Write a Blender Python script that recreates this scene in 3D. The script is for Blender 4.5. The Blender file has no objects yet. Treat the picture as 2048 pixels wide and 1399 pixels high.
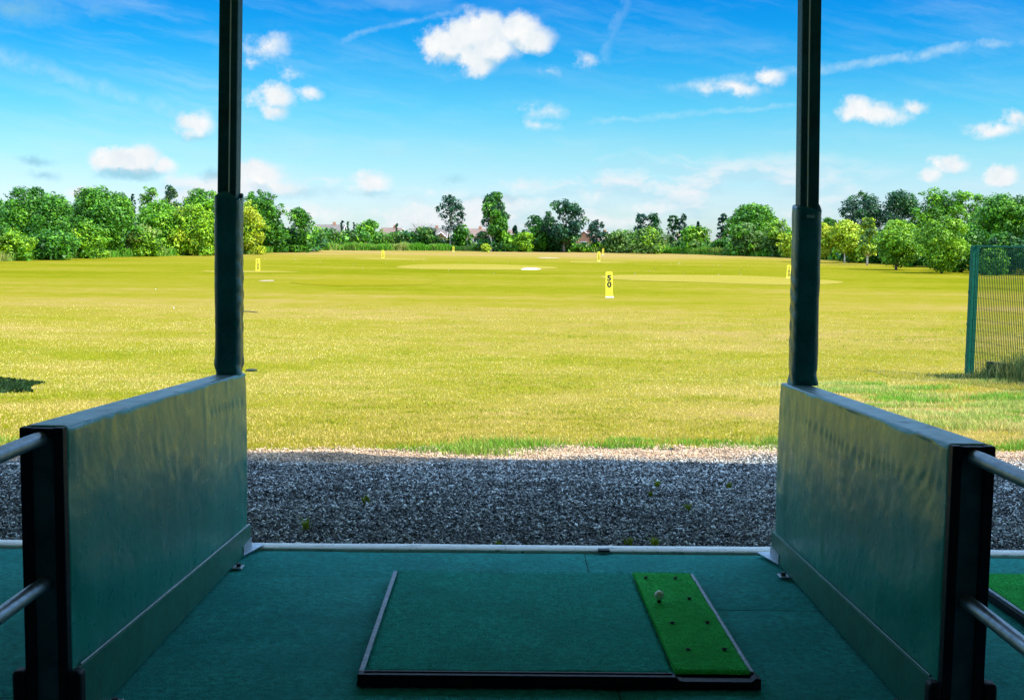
import bpy, bmesh, math, random
import numpy as np
from mathutils import Vector, Matrix

R = math.radians
rng = np.random.default_rng(7)
random.seed(7)
sc = bpy.context.scene
col = sc.collection

# ------------------------------------------------------------------ camera model
FPX, CX, CY, ZC = 2400.0, 1024.0, 699.5, 2.65
PITCH = math.atan((CY - 476.0) / FPX)
ROLL = R(0.7)
FWD = np.array([0, math.cos(PITCH), -math.sin(PITCH)])
UP0 = np.array([0, math.sin(PITCH), math.cos(PITCH)])
RT0 = np.array([1.0, 0, 0])
RT = RT0 * math.cos(ROLL) + UP0 * math.sin(ROLL)
UP = -RT0 * math.sin(ROLL) + UP0 * math.cos(ROLL)


def ray(px, py):
    d = RT * (px - CX) / FPX - UP * (py - CY) / FPX + FWD
    return d / d[1]


def at(px, py, D):
    d = ray(px, py) * D
    return np.array([d[0], d[1], d[2] + ZC])


cam = bpy.data.objects.new('camera', bpy.data.cameras.new('camera'))
col.objects.link(cam)
cam.data.lens = FPX / 2048 * 36.0
cam.data.sensor_width = 36.0
cam.data.clip_start = 0.05
cam.data.clip_end = 20000
M = Matrix(((RT[0], UP[0], -FWD[0], 0), (RT[1], UP[1], -FWD[1], 0), (RT[2], UP[2], -FWD[2], ZC), (0, 0, 0, 1)))
cam.matrix_world = M
sc.camera = cam


# ------------------------------------------------------------------ tagging helpers
def tag(o, label=None, cat=None, group=None, kind=None):
    if label: o['label'] = label
    if cat: o['category'] = cat
    if group: o['group'] = group
    if kind: o['kind'] = kind
    return o


def empty(name, loc, label, cat, group=None, rz=0):
    o = bpy.data.objects.new(name, None)
    col.objects.link(o)
    o.location = loc
    o.rotation_euler = (0, 0, rz)
    o.empty_display_size = 0.2
    return tag(o, label, cat, group)


def link(name, me, mat, parent=None):
    o = bpy.data.objects.new(name, me)
    col.objects.link(o)
    if mat is not None:
        me.materials.clear()
        for m in (mat if isinstance(mat, (list, tuple)) else [mat]):
            me.materials.append(m)
    if parent is not None:
        o.parent = parent
    return o


class MB:
    """collects shapes into one mesh"""
    def __init__(s):
        s.bm = bmesh.new()

    def box(s, x0, x1, y0, y1, z0, z1, bev=0.0, seg=2):
        r = bmesh.ops.create_cube(s.bm, size=1.0)
        vs = r['verts']
        for v in vs:
            v.co = Vector(((x0 + x1) / 2 + v.co.x * (x1 - x0), (y0 + y1) / 2 + v.co.y * (y1 - y0), (z0 + z1) / 2 + v.co.z * (z1 - z0)))
        if bev > 0:
            es = list({e for v in vs for e in v.link_edges})
            r2 = bmesh.ops.bevel(s.bm, geom=es, offset=bev, segments=seg, affect='EDGES', profile=0.5)
            vs = list({v for f in r2['faces'] for v in f.verts} | {v for v in vs if v.is_valid})
        return vs

    def tube(s, pts, rad, seg=12, cap=True):
        pts = [Vector(p) for p in pts]
        rs = rad if isinstance(rad, (list, tuple)) else [rad] * len(pts)
        rings = []
        for i, p in enumerate(pts):
            t = (pts[min(i + 1, len(pts) - 1)] - pts[max(i - 1, 0)]).normalized()
            a = t.orthogonal().normalized() if i == 0 else (rings_a - t * rings_a.dot(t)).normalized()
            rings_a = a
            b = t.cross(a)
            rings.append([s.bm.verts.new(p + (a * math.cos(2 * math.pi * k / seg) + b * math.sin(2 * math.pi * k / seg)) * rs[i]) for k in range(seg)])
        for i in range(len(rings) - 1):
            for k in range(seg):
                s.bm.faces.new((rings[i][k], rings[i][(k + 1) % seg], rings[i + 1][(k + 1) % seg], rings[i + 1][k]))
        if cap:
            s.bm.faces.new(rings[0][::-1]); s.bm.faces.new(rings[-1])

    def prism(s, outline, axis, a, b):
        """outline: 2-D points; extruded along axis from a to b"""
        def P(u, v, w):
            return {'x': (w, u, v), 'y': (u, w, v), 'z': (u, v, w)}[axis]
        lo = [s.bm.verts.new(P(u, v, a)) for u, v in outline]
        hi = [s.bm.verts.new(P(u, v, b)) for u, v in outline]
        n = len(lo)
        s.bm.faces.new(lo[::-1]); s.bm.faces.new(hi)
        for k in range(n):
            s.bm.faces.new((lo[k], lo[(k + 1) % n], hi[(k + 1) % n], hi[k]))

    def build(s, name, mat, parent=None, smooth=False):
        bmesh.ops.recalc_face_normals(s.bm, faces=s.bm.faces)
        me = bpy.data.meshes.new(name)
        s.bm.to_mesh(me); s.bm.free()
        if smooth:
            me.polygons.foreach_set('use_smooth', [True] * len(me.polygons))
            if smooth == 'auto':
                me.set_sharp_from_angle(angle=R(40))
        return link(name, me, mat, parent)


def np_mesh(name, V, Fc, k, attrs=None, smooth=False):
    """V (n,3), Fc (m,k) numpy -> mesh;  attrs: {name: (m,3) face colour}"""
    me = bpy.data.meshes.new(name)
    n, m = len(V), len(Fc)
    me.vertices.add(n); me.vertices.foreach_set('co', np.ascontiguousarray(V, np.float32).ravel())
    me.loops.add(m * k); me.loops.foreach_set('vertex_index', np.ascontiguousarray(Fc, np.int32).ravel())
    me.polygons.add(m)
    me.polygons.foreach_set('loop_start', np.arange(0, m * k, k, dtype=np.int32))
    me.polygons.foreach_set('loop_total', np.full(m, k, np.int32))
    if smooth:
        me.polygons.foreach_set('use_smooth', np.ones(m, bool))
    me.update(calc_edges=True)
    for an, c in (attrs or {}).items():
        a = me.attributes.new(an, 'FLOAT_COLOR', 'FACE')
        cc = np.ones((m, 4), np.float32); cc[:, :3] = c
        a.data.foreach_set('color', cc.ravel())
    return me


def grid_mesh(name, P, smooth=True):
    """P (a,b,3)"""
    a, b = P.shape[:2]
    idx = np.arange(a * b).reshape(a, b)
    F = np.stack([idx[:-1, :-1], idx[1:, :-1], idx[1:, 1:], idx[:-1, 1:]], -1).reshape(-1, 4)
    return np_mesh(name, P.reshape(-1, 3), F, 4, smooth=smooth)


# value noise for geometry
_T = rng.random((256, 256))


def vnoise(x, y):
    x = np.asarray(x, float); y = np.asarray(y, float)
    xi = np.floor(x).astype(int); yi = np.floor(y).astype(int)
    fx = x - xi; fy = y - yi
    fx = fx * fx * (3 - 2 * fx); fy = fy * fy * (3 - 2 * fy)
    g = lambda a, b: _T[a & 255, b & 255]
    return (g(xi, yi) * (1 - fx) + g(xi + 1, yi) * fx) * (1 - fy) + (g(xi, yi + 1) * (1 - fx) + g(xi + 1, yi + 1) * fx) * fy


def fbm(x, y, o=3):
    s = 0; a = .5; t = 0
    for i in range(o):
        s = s + a * vnoise(x * 2 ** i + 17 * i, y * 2 ** i + 31 * i); t += a; a *= .5
    return s / t


# ------------------------------------------------------------------ materials
class NT:
    def __init__(s, tree):
        s.t = tree; s.n = tree.nodes; s.l = tree.links

    def add(s, typ, **kw):
        nd = s.n.new(typ)
        for k, v in kw.items():
            if k.startswith('i_'):
                key = k[2:]
                key = int(key) if key.isdigit() else key.replace('_', ' ')
                sock = nd.inputs[key]
                if hasattr(v, 'node'): s.l.new(v, sock)
                else: sock.default_value = v
            else:
                setattr(nd, k, v)
        return nd

    def math(s, op, a, b=None, c=None, clamp=False):
        nd = s.n.new('ShaderNodeMath'); nd.operation = op; nd.use_clamp = clamp
        for i, v in enumerate((a, b, c)):
            if v is None: continue
            if hasattr(v, 'node'): s.l.new(v, nd.inputs[i])
            else: nd.inputs[i].default_value = v
        return nd.outputs[0]

    def vmath(s, op, a, b=None, c=None, out=0):
        nd = s.n.new('ShaderNodeVectorMath'); nd.operation = op
        for i, v in enumerate((a, b, c)):
            if v is None: continue
            if hasattr(v, 'node'): s.l.new(v, nd.inputs[i])
            else: nd.inputs[i].default_value = v
        return nd.outputs[out]

    def noise(s, vec, scale, detail=4, rough=.55, dist=0.0, out='Fac'):
        nd = s.add('ShaderNodeTexNoise')
        nd.inputs['Scale'].default_value = scale; nd.inputs['Detail'].default_value = detail
        nd.inputs['Roughness'].default_value = rough; nd.inputs['Distortion'].default_value = dist
        if vec is not None: s.l.new(vec, nd.inputs['Vector'])
        return nd.outputs[out]

    def ramp(s, fac, stops, interp='LINEAR'):
        nd = s.add('ShaderNodeValToRGB'); cr = nd.color_ramp; cr.interpolation = interp
        while len(cr.elements) > 1: cr.elements.remove(cr.elements[-1])
        cr.elements[0].position = stops[0][0]; cr.elements[0].color = (*stops[0][1], 1)
        for p, c in stops[1:]:
            e = cr.elements.new(p); e.color = (*c, 1)
        s.l.new(fac, nd.inputs[0])
        return nd.outputs[0]

    def mix(s, fac, a, b, blend='MIX'):
        nd = s.add('ShaderNodeMix', data_type='RGBA', blend_type=blend)
        for i, v in ((0, fac), (6, a), (7, b)):
            if hasattr(v, 'node'): s.l.new(v, nd.inputs[i])
            else: nd.inputs[i].default_value = v if i == 0 else (*v, 1)
        return nd.outputs[2]

    def maprange(s, v, a, b, c=0.0, d=1.0, smooth=False):
        nd = s.add('ShaderNodeMapRange')
        if smooth: nd.interpolation_type = 'SMOOTHSTEP'
        s.l.new(v, nd.inputs[0])
        for i, q in enumerate((a, b, c, d)): nd.inputs[i + 1].default_value = q
        return nd.outputs[0]

    def bump(s, h, strength=.3, dist=.01):
        nd = s.add('ShaderNodeBump'); nd.inputs['Strength'].default_value = strength; nd.inputs['Distance'].default_value = dist
        s.l.new(h, nd.inputs['Height'])
        return nd.outputs[0]


def new_mat(name):
    m = bpy.data.materials.new(name); m.use_nodes = True
    t = NT(m.node_tree)
    return m, t, m.node_tree.nodes['Principled BSDF']


def setp(t, p, color=None, rough=None, metal=None, normal=None, spec=None):
    for k, v in (('Base Color', color), ('Roughness', rough), ('Metallic', metal), ('Normal', normal), ('Specular IOR Level', spec)):
        if v is None: continue
        if hasattr(v, 'node'): t.l.new(v, p.inputs[k])
        else: p.inputs[k].default_value = (*v, 1) if k == 'Base Color' else v


def simple_mat(name, color, rough=.6, metal=0.0, var=.25, scale=12, bump=.15, bdist=.004, spec=None, dirt=None):
    m, t, p = new_mat(name)
    g = t.add('ShaderNodeTexCoord').outputs['Object']
    n = t.noise(g, scale, 6, .6)
    n2 = t.noise(g, scale * 6, 3, .6)
    lo = tuple(c * (1 - var) for c in color); hi = tuple(min(1, c * (1 + var)) for c in color)
    c = t.mix(t.maprange(n, .3, .7), lo, hi)
    if dirt:
        c = t.mix(t.maprange(t.noise(g, scale * 2.3, 8, .7), .55, .72), c, dirt)
    setp(t, p, c, t.maprange(n2, .3, .7, max(0, rough - .08), min(1, rough + .08)), metal, t.bump(n2, bump, bdist), spec)
    return m


def attr_mat(name, rough=.7, transl=.0, spec=.3):
    m, t, p = new_mat(name)
    a = t.add('ShaderNodeAttribute', attribute_name='Col')
    setp(t, p, a.outputs['Color'], rough, None, None, spec)
    if transl > 0:
        tr = t.add('ShaderNodeBsdfTranslucent'); t.l.new(a.outputs['Color'], tr.inputs['Color'])
        mx = t.add('ShaderNodeMixShader'); mx.inputs[0].default_value = transl
        t.l.new(p.outputs[0], mx.inputs[1]); t.l.new(tr.outputs[0], mx.inputs[2])
        t.l.new(mx.outputs[0], t.n['Material Output'].inputs['Surface'])
    return m


MAT = {}
MAT['leaf'] = attr_mat('leaf', .5, .18, .3)
MAT['blade'] = attr_mat('grass_blade', .7, .2, .2)
MAT['stone'] = attr_mat('gravel_stone', .75, 0, .35)
MAT['bark'] = simple_mat('bark', (.17, .13, .09), .9, var=.4, scale=6, bump=.5, bdist=.02)
MAT['birch_bark'] = simple_mat('birch_bark', (.55, .47, .36), .8, var=.3, scale=5, bump=.3, bdist=.01, dirt=(.12, .1, .08))
MAT['web'] = simple_mat('channel_web', (.05, .085, .12), .5, 0, var=.4, scale=9, spec=.2)
MAT['steel_dark'] = simple_mat('dark_painted_steel', (.005, .009, .018), .5, 0.0, var=.4, scale=9, bump=.12, spec=.12)
MAT['post_steel'] = simple_mat('post_steel', (.008, .075, .085), .5, 0.0, var=.35, scale=10, bump=.12, spec=.25)
MAT['galv'] = simple_mat('galvanised_tube', (.24, .28, .32), .45, .85, var=.25, scale=25, bump=.12, bdist=.001, dirt=(.11, .12, .13))
MAT['galv_plate'] = simple_mat('galvanised_plate', (.30, .35, .40), .45, .5, var=.25, scale=30, bump=.1, bdist=.001, dirt=(.2, .22, .24))
MAT['bolt'] = simple_mat('bolt', (.05, .06, .07), .5, .6, var=.3, scale=60)
MAT['kick'] = simple_mat('kick_board', (.016, .15, .105), .42, 0, var=.3, scale=7, bump=.2, bdist=.002, spec=.3, dirt=(.05, .13, .07))
MAT['rubber'] = simple_mat('black_rubber', (.004, .005, .010), .6, 0, var=.4, scale=20, bump=.2, bdist=.002, spec=.2)
MAT['rail_worn'] = simple_mat('worn_rail', (.20, .27, .36), .6, 0, var=.35, scale=40, bump=.25, bdist=.002, dirt=(.05, .06, .08))
MAT['hole'] = simple_mat('tee_hole', (.006, .02, .008), .9)
MAT['yellow'] = simple_mat('yellow_sign_paint', (.86, .66, .035), .5, var=.08, scale=4, bump=.05)
MAT['black'] = simple_mat('black_lettering', (.012, .012, .012), .6)
MAT['white'] = simple_mat('white_block', (.78, .76, .70), .7, var=.1, scale=12)
MAT['fence_green'] = simple_mat('fence_green', (.004, .085, .050), .6, 0, var=.2, scale=14, spec=.12)
MAT['fence_wire'] = simple_mat('fence_wire', (.001, .030, .020), .6, 0, var=.2, scale=14, spec=.1)
MAT['block'] = simple_mat('mossy_block', (.004, .012, .006), .95, var=.6, scale=7, bump=.5, bdist=.01, spec=.05)
MAT['concrete'] = simple_mat('dark_concrete', (.008, .015, .008), .9, var=.4, scale=9, bump=.5, bdist=.01)
MAT['roofing'] = simple_mat('roof_sheet', (.74, .78, .78), .6, var=.06)
MAT['inner_wall'] = simple_mat('inner_wall', (.10, .15, .16), .8)
MAT['sand'] = simple_mat('bunker_sand', (.80, .74, .62), .9, var=.12, scale=2)
MAT['bare'] = simple_mat('bare_earth', (.30, .215, .10), .95, var=.35, scale=1.5)
MAT['stick'] = simple_mat('dark_stick', (.02, .025, .02), .7)
MAT['ball'] = None
MAT['brick'] = simple_mat('house_brick', (.36, .17, .09), .9, var=.25, scale=3)
MAT['render'] = simple_mat('house_render', (.55, .50, .42), .9, var=.1, scale=2)
MAT['tile'] = simple_mat('roof_tile', (.17, .105, .075), .9, var=.25, scale=2, bump=.4, bdist=.03)
MAT['tile_grey'] = simple_mat('roof_tile_grey', (.13, .105, .085), .9, var=.25, scale=2, bump=.4, bdist=.03)
MAT['pane'] = simple_mat('window_pane', (.03, .04, .05), .08, var=.1, scale=1, bump=0)
MAT['upvc'] = simple_mat('window_frame', (.8, .8, .78), .5, var=.05)


def ball_mat(name, c):
    m, t, p = new_mat(name)
    g = t.add('ShaderNodeTexCoord').outputs['Object']
    v = t.add('ShaderNodeTexVoronoi'); v.inputs['Scale'].default_value = 260
    t.l.new(g, v.inputs['Vector'])
    setp(t, p, t.mix(t.maprange(t.noise(g, 60, 4), .55, .7), c, tuple(q * .7 for q in c)), .35, None, t.bump(t.maprange(v.outputs['Distance'], 0, .5), .5, .0006))
    return m


MAT['ball'] = ball_mat('golf_ball', (.90, .87, .70))


def vinyl_mat():
    m, t, p = new_mat('green_vinyl')
    g = t.add('ShaderNodeTexCoord').outputs['Object']
    big = t.noise(g, 2.2, 4, .6)
    st = t.vmath('MULTIPLY', g, (1.0, 9.0, 1.3))
    streak = t.noise(st, 1.6, 5, .65)
    c = t.mix(t.maprange(big, .3, .7), (.005, .205, .165), (.010, .265, .205))
    c = t.mix(t.math('MULTIPLY', t.maprange(streak, .5, .75), .2), c, (.02, .26, .18))
    spots = t.noise(g, 42, 3, .5)
    c = t.mix(t.maprange(spots, .69, .74), c, (.012, .035, .03))
    fine = t.noise(g, 160, 3, .6)
    h = t.math('ADD', t.math('MULTIPLY', big, 3.0), t.math('MULTIPLY', fine, .12))
    h = t.math('ADD', h, t.math('MULTIPLY', t.noise(g, 9, 4, .6), .5))
    setp(t, p, c, t.maprange(t.noise(g, 14, 5, .6), .3, .7, .25, .38), None, t.bump(h, .4, .014), .42)
    return m


MAT['vinyl'] = vinyl_mat()
MAT['pad'] = simple_mat('pad_vinyl', (.002, .12, .14), .32, 0, var=.3, scale=5, bump=.25, bdist=.006, spec=.5, dirt=(.002, .085, .10))
MAT['cap_top'] = None


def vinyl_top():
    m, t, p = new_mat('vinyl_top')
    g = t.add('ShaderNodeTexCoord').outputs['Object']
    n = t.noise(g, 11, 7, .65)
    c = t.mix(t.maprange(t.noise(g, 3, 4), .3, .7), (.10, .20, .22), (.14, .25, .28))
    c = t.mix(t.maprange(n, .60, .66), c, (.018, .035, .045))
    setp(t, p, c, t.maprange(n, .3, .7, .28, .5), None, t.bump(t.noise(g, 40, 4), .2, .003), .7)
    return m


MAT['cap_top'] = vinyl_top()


def carpet_mat(name, c0, c1, fine=420, speck=True):
    m, t, p = new_mat(name)
    g = t.add('ShaderNodeTexCoord').outputs['Object']
    f = t.noise(g, fine, 2, .6); md = t.noise(g, fine / 4.5, 4, .65); b = t.noise(g, 2.6, 4, .6)
    k = t.math('ADD', t.math('MULTIPLY', t.maprange(f, .25, .75), .5), t.math('MULTIPLY', t.maprange(md, .3, .7), .5))
    c = t.mix(k, tuple(q * .3 for q in c0), c1)
    c = t.mix(t.math('MULTIPLY', t.maprange(b, .35, .7), .55), c, c0)
    if speck:
        c = t.mix(t.maprange(t.noise(g, 55, 2, .5), .79, .82), c, (.35, .42, .40))
        c = t.mix(t.maprange(t.noise(t.vmath('ADD', g, (7.3, 2.1, 0)), 34, 3, .5), .74, .78), c, (.004, .012, .014))
    wear = t.maprange(t.noise(t.vmath('ADD', g, (3.1, 9.2, 0)), 1.7, 6, .65), .52, .74)
    c = t.mix(t.math('MULTIPLY', wear, .45), c, tuple(q * .42 + .006 for q in c0))
    setp(t, p, c, .95, None, t.bump(k, .7, .006), .12)
    return m


MAT['carpet'] = carpet_mat('teal_carpet', (.004, .185, .175), (.032, .52, .46), 150)
MAT['turf_main'] = carpet_mat('dark_turf', (.002, .22, .175), (.014, .52, .39), 170)
MAT['turf_strip'] = carpet_mat('bright_turf', (.006, .34, .035), (.06, .82, .16), 150, False)


def kerb_mat():
    m, t, p = new_mat('white_kerb_paint')
    g = t.add('ShaderNodeTexCoord').outputs['Object']
    st = t.vmath('MULTIPLY', g, (2.0, 14.0, 6.0))
    n = t.noise(st, 5, 8, .7)
    c = t.mix(t.maprange(n, .54, .66), (.93, .93, .91), (.30, .33, .35))
    c = t.mix(t.maprange(t.noise(g, 60, 4, .6), .64, .7), c, (.06, .07, .08))
    setp(t, p, c, .8, None, t.bump(n, .3, .006))
    return m


MAT['kerb'] = kerb_mat()


def gravel_bed_mat():
    m, t, p = new_mat('gravel_bed')
    g = t.add('ShaderNodeTexCoord').outputs['Object']
    v = t.add('ShaderNodeTexVoronoi'); v.inputs['Scale'].default_value = 55; t.l.new(g, v.inputs['Vector'])
    c = t.mix(t.maprange(t.noise(g, 70, 3), .35, .65), (.015, .017, .018), (.08, .08, .075))
    setp(t, p, c, .9, None, t.bump(v.outputs['Distance'], .8, .02))
    return m


MAT['gravel_bed'] = gravel_bed_mat()


def field_mat(name='field_grass', green_shift=0.0, plain=None):
    m, t, p = new_mat(name)
    g = t.add('ShaderNodeNewGeometry').outputs['Position']
    sep = t.add('ShaderNodeSeparateXYZ'); t.l.new(g, sep.inputs[0])
    y = sep.outputs['Y']
    wob = t.noise(g, .03, 3, .5)
    big = t.noise(t.vmath('MULTIPLY', g, (.5, 1, 1)), .09, 5, .6)
    band = t.noise(t.vmath('MULTIPLY', g, (.06, 1.0, 1.0)), .33, 4, .65)
    mid = t.noise(g, .8, 5, .65)
    fine = t.noise(g, 14, 5, .7)
    ffine = t.noise(g, 60, 3, .7)
    # how dry the turf is along the range (long way down the field)
    yy = t.math('ADD', y, t.math('MULTIPLY', t.math('SUBTRACT', wob, .5), 40.0))
    dry = t.ramp(t.maprange(yy, 10, 260), [(0.0, (.50,) * 3), (.03, (.42,) * 3), (.09, (.62,) * 3), (.15, (.62,) * 3), (.20, (.36,) * 3), (.34, (.22,) * 3),
                                           (.46, (.26,) * 3), (.56, (.50,) * 3), (.66, (.85,) * 3), (.85, (1.0,) * 3), (1.0, (.7,) * 3)])
    k = t.math('ADD', dry, t.math('MULTIPLY', t.math('SUBTRACT', big, .5), 1.5))
    k = t.math('ADD', k, t.math('MULTIPLY', t.math('SUBTRACT', band, .5), .6))
    k = t.math('ADD', k, t.math('MULTIPLY', t.math('SUBTRACT', mid, .5), .9))
    k = t.math('ADD', k, t.math('MULTIPLY', t.math('SUBTRACT', fine, .5), .9))
    bare = t.vmath('LENGTH', t.vmath('MULTIPLY', t.vmath('SUBTRACT', g, (5.6, 15.6, .5)), (.36, .30, 0)), out=1)
    bare = t.math('MULTIPLY', t.maprange(bare, .2, 1.3, 1, 0, True), t.maprange(t.noise(g, 1.1, 4, .6), .38, .58))
    k = t.math('ADD', k, t.math('MULTIPLY', bare, .7))
    k = t.math('ADD', k, -green_shift, clamp=True)
    if plain: 
        c = t.mix(k, plain[0], plain[1])
    else:
        c = t.ramp(k, [(0, (.132, .132, .004)), (.26, (.178, .160, .009)), (.5, (.218, .172, .018)), (.75, (.268, .188, .042)), (1, (.305, .188, .072))])
    c = t.mix(t.maprange(ffine, .2, .8), c, t.mix(1.0, c, (.42, .45, .35), 'MULTIPLY')) if False else c
    dk = t.maprange(ffine, .30, .62)
    c = t.mix(t.math('MULTIPLY', t.math('SUBTRACT', 1.0, dk), .5), c, (.08, .09, .0))
    h = t.math('ADD', t.math('MULTIPLY', fine, 1.0), ffine)
    setp(t, p, c, .95, None, t.bump(h, .35, .03), 0.0)
    return m


MAT['field'] = field_mat()
MAT['green'] = field_mat('green_turf', -.25, ((.245, .198, .020), (.30, .22, .05)))


# ------------------------------------------------------------------ ground
_gp = [(-400, .55), (6.3, .90), (6.9, .91), (9, .80), (11, .67), (14, .53), (18, .34), (22, .19), (30, .14), (52, .06), (75, 0), (98, -.05), (120, -.01), (144, .05),
       (170, .13), (200, .27), (230, .42), (300, .62), (500, .8), (4000, .8)]
_gy = np.concatenate([np.arange(-20, 60, .25), np.arange(60, 600, 1.0)])
_gv = np.interp(_gy, [p[0] for p in _gp], [p[1] for p in _gp])


def gz(y):
    return np.interp(y, _gy, _gv)


def ground_z(x, y):
    x = np.asarray(x, float); y = np.asarray(y, float)
    z = gz(y)
    a = np.clip((y - 10.5) / 4, 0, 1) * np.clip((60 - y) / 30, 0, 1)
    z = z + a * (fbm(x * .35 + 40, y * .35 + 9, 3) - .5) * .10
    # rough grass mound at the foot of the fence
    z = z + .16 * np.exp(-(((x - 8.3) / 1.3) ** 2 + ((y - 18.6) / 2.2) ** 2))
    return z


ys = np.concatenate([np.linspace(-120, 4, 8), np.arange(5, 30, .25), np.geomspace(30, 3500, 110)])
xp = np.concatenate([np.arange(0, 14, .35), np.geomspace(14, 3500, 50)])
xs = np.concatenate([-xp[:0:-1], xp])
X, Y = np.meshgrid(xs, ys)
g_o = link('ground', grid_mesh('ground', np.stack([X, Y, ground_z(X, Y)], -1)), MAT['field'])
tag(g_o, 'sunlit dry yellow green grass field of the driving range', kind='structure')


def floor_z(x, y):
    return ZC - 1.53 + .0025 * x - .0225 * y


def edge_y(x):
    x = np.asarray(x, float)
    return 11.08 + .19 * np.clip(x, -3, 2.6) + .9 * (fbm(x * .55 + 3, x * 0 + 5, 4) - .5) + .55 * (fbm(x * 2.2, x * 0 + 8, 3) - .5) - .1 * np.clip(x - 3, 0, 10)


# gravel bed
gx = np.linspace(-14, 14, 113); gt = np.linspace(0, 1, 24)
Xg, Tg = np.meshgrid(gx, gt)
Yg = 6.3 + (edge_y(Xg) + .15 - 6.3) * Tg


def bed_z(x, y):
    return ground_z(x, y) + .02 + .05 * (fbm(np.asarray(x) * 1.3, np.asarray(y) * 2.2, 3) - .5) * np.clip((np.asarray(y) - 6.6) / .6, 0, 1)


Zg = bed_z(Xg, Yg); Zg[-1] -= .06
tag(link('gravel_bed', grid_mesh('gravel_bed', np.stack([Xg, Yg, Zg], -1)), MAT['gravel_bed']), 'bed of the grey gravel strip in front of the bays', kind='structure')


def scatter_stones():
    n = 430000
    x = rng.uniform(-7.5, 7.5, n); y = rng.uniform(6.5, 12.0, n)
    e = edge_y(x)
    keep = (y < e + .12 * rng.normal(size=n)) & (np.abs(x) < .45 * y + .4)
    keep &= rng.random(n) < np.clip((e + .3 - y) / .7, .25, 1)
    x, y = x[keep], y[keep]; n = len(x)
    base = np.array([[1, 0, 0], [-1, 0, 0], [0, 1, 0], [0, -1, 0], [0, 0, 1], [0, 0, -1]], float)
    F = np.array([[0, 2, 4], [2, 1, 4], [1, 3, 4], [3, 0, 4], [2, 0, 5], [1, 2, 5], [3, 1, 5], [0, 3, 5]])
    V = base[None] * (1 + .35 * rng.uniform(-1, 1, (n, 6, 1))) + .25 * rng.uniform(-1, 1, (n, 6, 3))
    s = rng.gamma(3.0, .0013, n) + .0030
    sc3 = np.stack([s * rng.uniform(.9, 1.9, n), s * rng.uniform(.6, 1.0, n), s * rng.uniform(.35, .7, n)], -1)
    V = V * sc3[:, None, :]
    tilt = rng.normal(0, .55, n); yaw = rng.uniform(0, 6.28, n); tz = rng.normal(0, .5, n)

    def rot(V, a, ax):
        c, s_ = np.cos(a)[:, None], np.sin(a)[:, None]
        i, j = [(1, 2), (0, 2), (0, 1)][ax]
        W = V.copy(); W[..., i] = c * V[..., i] - s_ * V[..., j]; W[..., j] = s_ * V[..., i] + c * V[..., j]
        return W
    V = rot(rot(rot(V, tilt, 0), tz, 1), yaw, 2)
    z = bed_z(x, y) + s * .3 + rng.random(n) * .012
    V += np.stack([x, y, z], -1)[:, None, :]
    Fa = (F[None] + (np.arange(n) * 6)[:, None, None]).reshape(-1, 3)
    lum = np.where(rng.random(n) < .80 - .40 * fbm(x * 1.7 + 7, y * 3.1, 3), rng.uniform(.02, .15, n), rng.uniform(.40, .95, n))
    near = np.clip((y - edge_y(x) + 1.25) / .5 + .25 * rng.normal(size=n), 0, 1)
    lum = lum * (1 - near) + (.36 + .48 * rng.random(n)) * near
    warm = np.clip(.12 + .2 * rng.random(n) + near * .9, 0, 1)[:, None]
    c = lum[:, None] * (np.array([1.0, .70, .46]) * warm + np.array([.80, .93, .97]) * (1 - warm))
    return np_mesh('gravel', V.reshape(-1, 3), Fa, 3, {'Col': np.repeat(c, 8, 0)})


tag(link('gravel', scatter_stones(), MAT['stone']), 'loose grey gravel strip between the bay kerb and the grass', 'gravel', kind='stuff')


def blades(P, h, w, colr, lean=.5, flat=None):
    """P (n,3) foot points; one bent triangle pair per blade"""
    n = len(P)
    a = rng.uniform(0, 2 * math.pi, n)
    d = np.stack([np.cos(a), np.sin(a), np.zeros(n)], -1)
    b = rng.uniform(0, 2 * math.pi, n)
    l = np.stack([np.cos(b), np.sin(b), np.zeros(n)], -1) * (rng.random(n) * lean * h)[:, None]
    up = np.array([0, 0, 1.0])
    hh = h[:, None]; ww = (w / 2)[:, None]
    v0 = P - d * ww - up * .01; v1 = P + d * ww - up * .01
    v2 = P + d * ww * .7 + up * hh * .55 + l * .35; v3 = P - d * ww * .7 + up * hh * .55 + l * .35
    v4 = P + up * hh + l
    V = np.stack([v0, v1, v2, v3, v4], 1).reshape(-1, 3)
    o = (np.arange(n) * 5)[:, None]
    F = np.concatenate([o + np.array([[0, 1, 2]]), o + np.array([[0, 2, 3]]), o + np.array([[3, 2, 4]])], 1).reshape(-1, 3)
    return V, F, np.repeat(colr, 3, 0)


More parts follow.
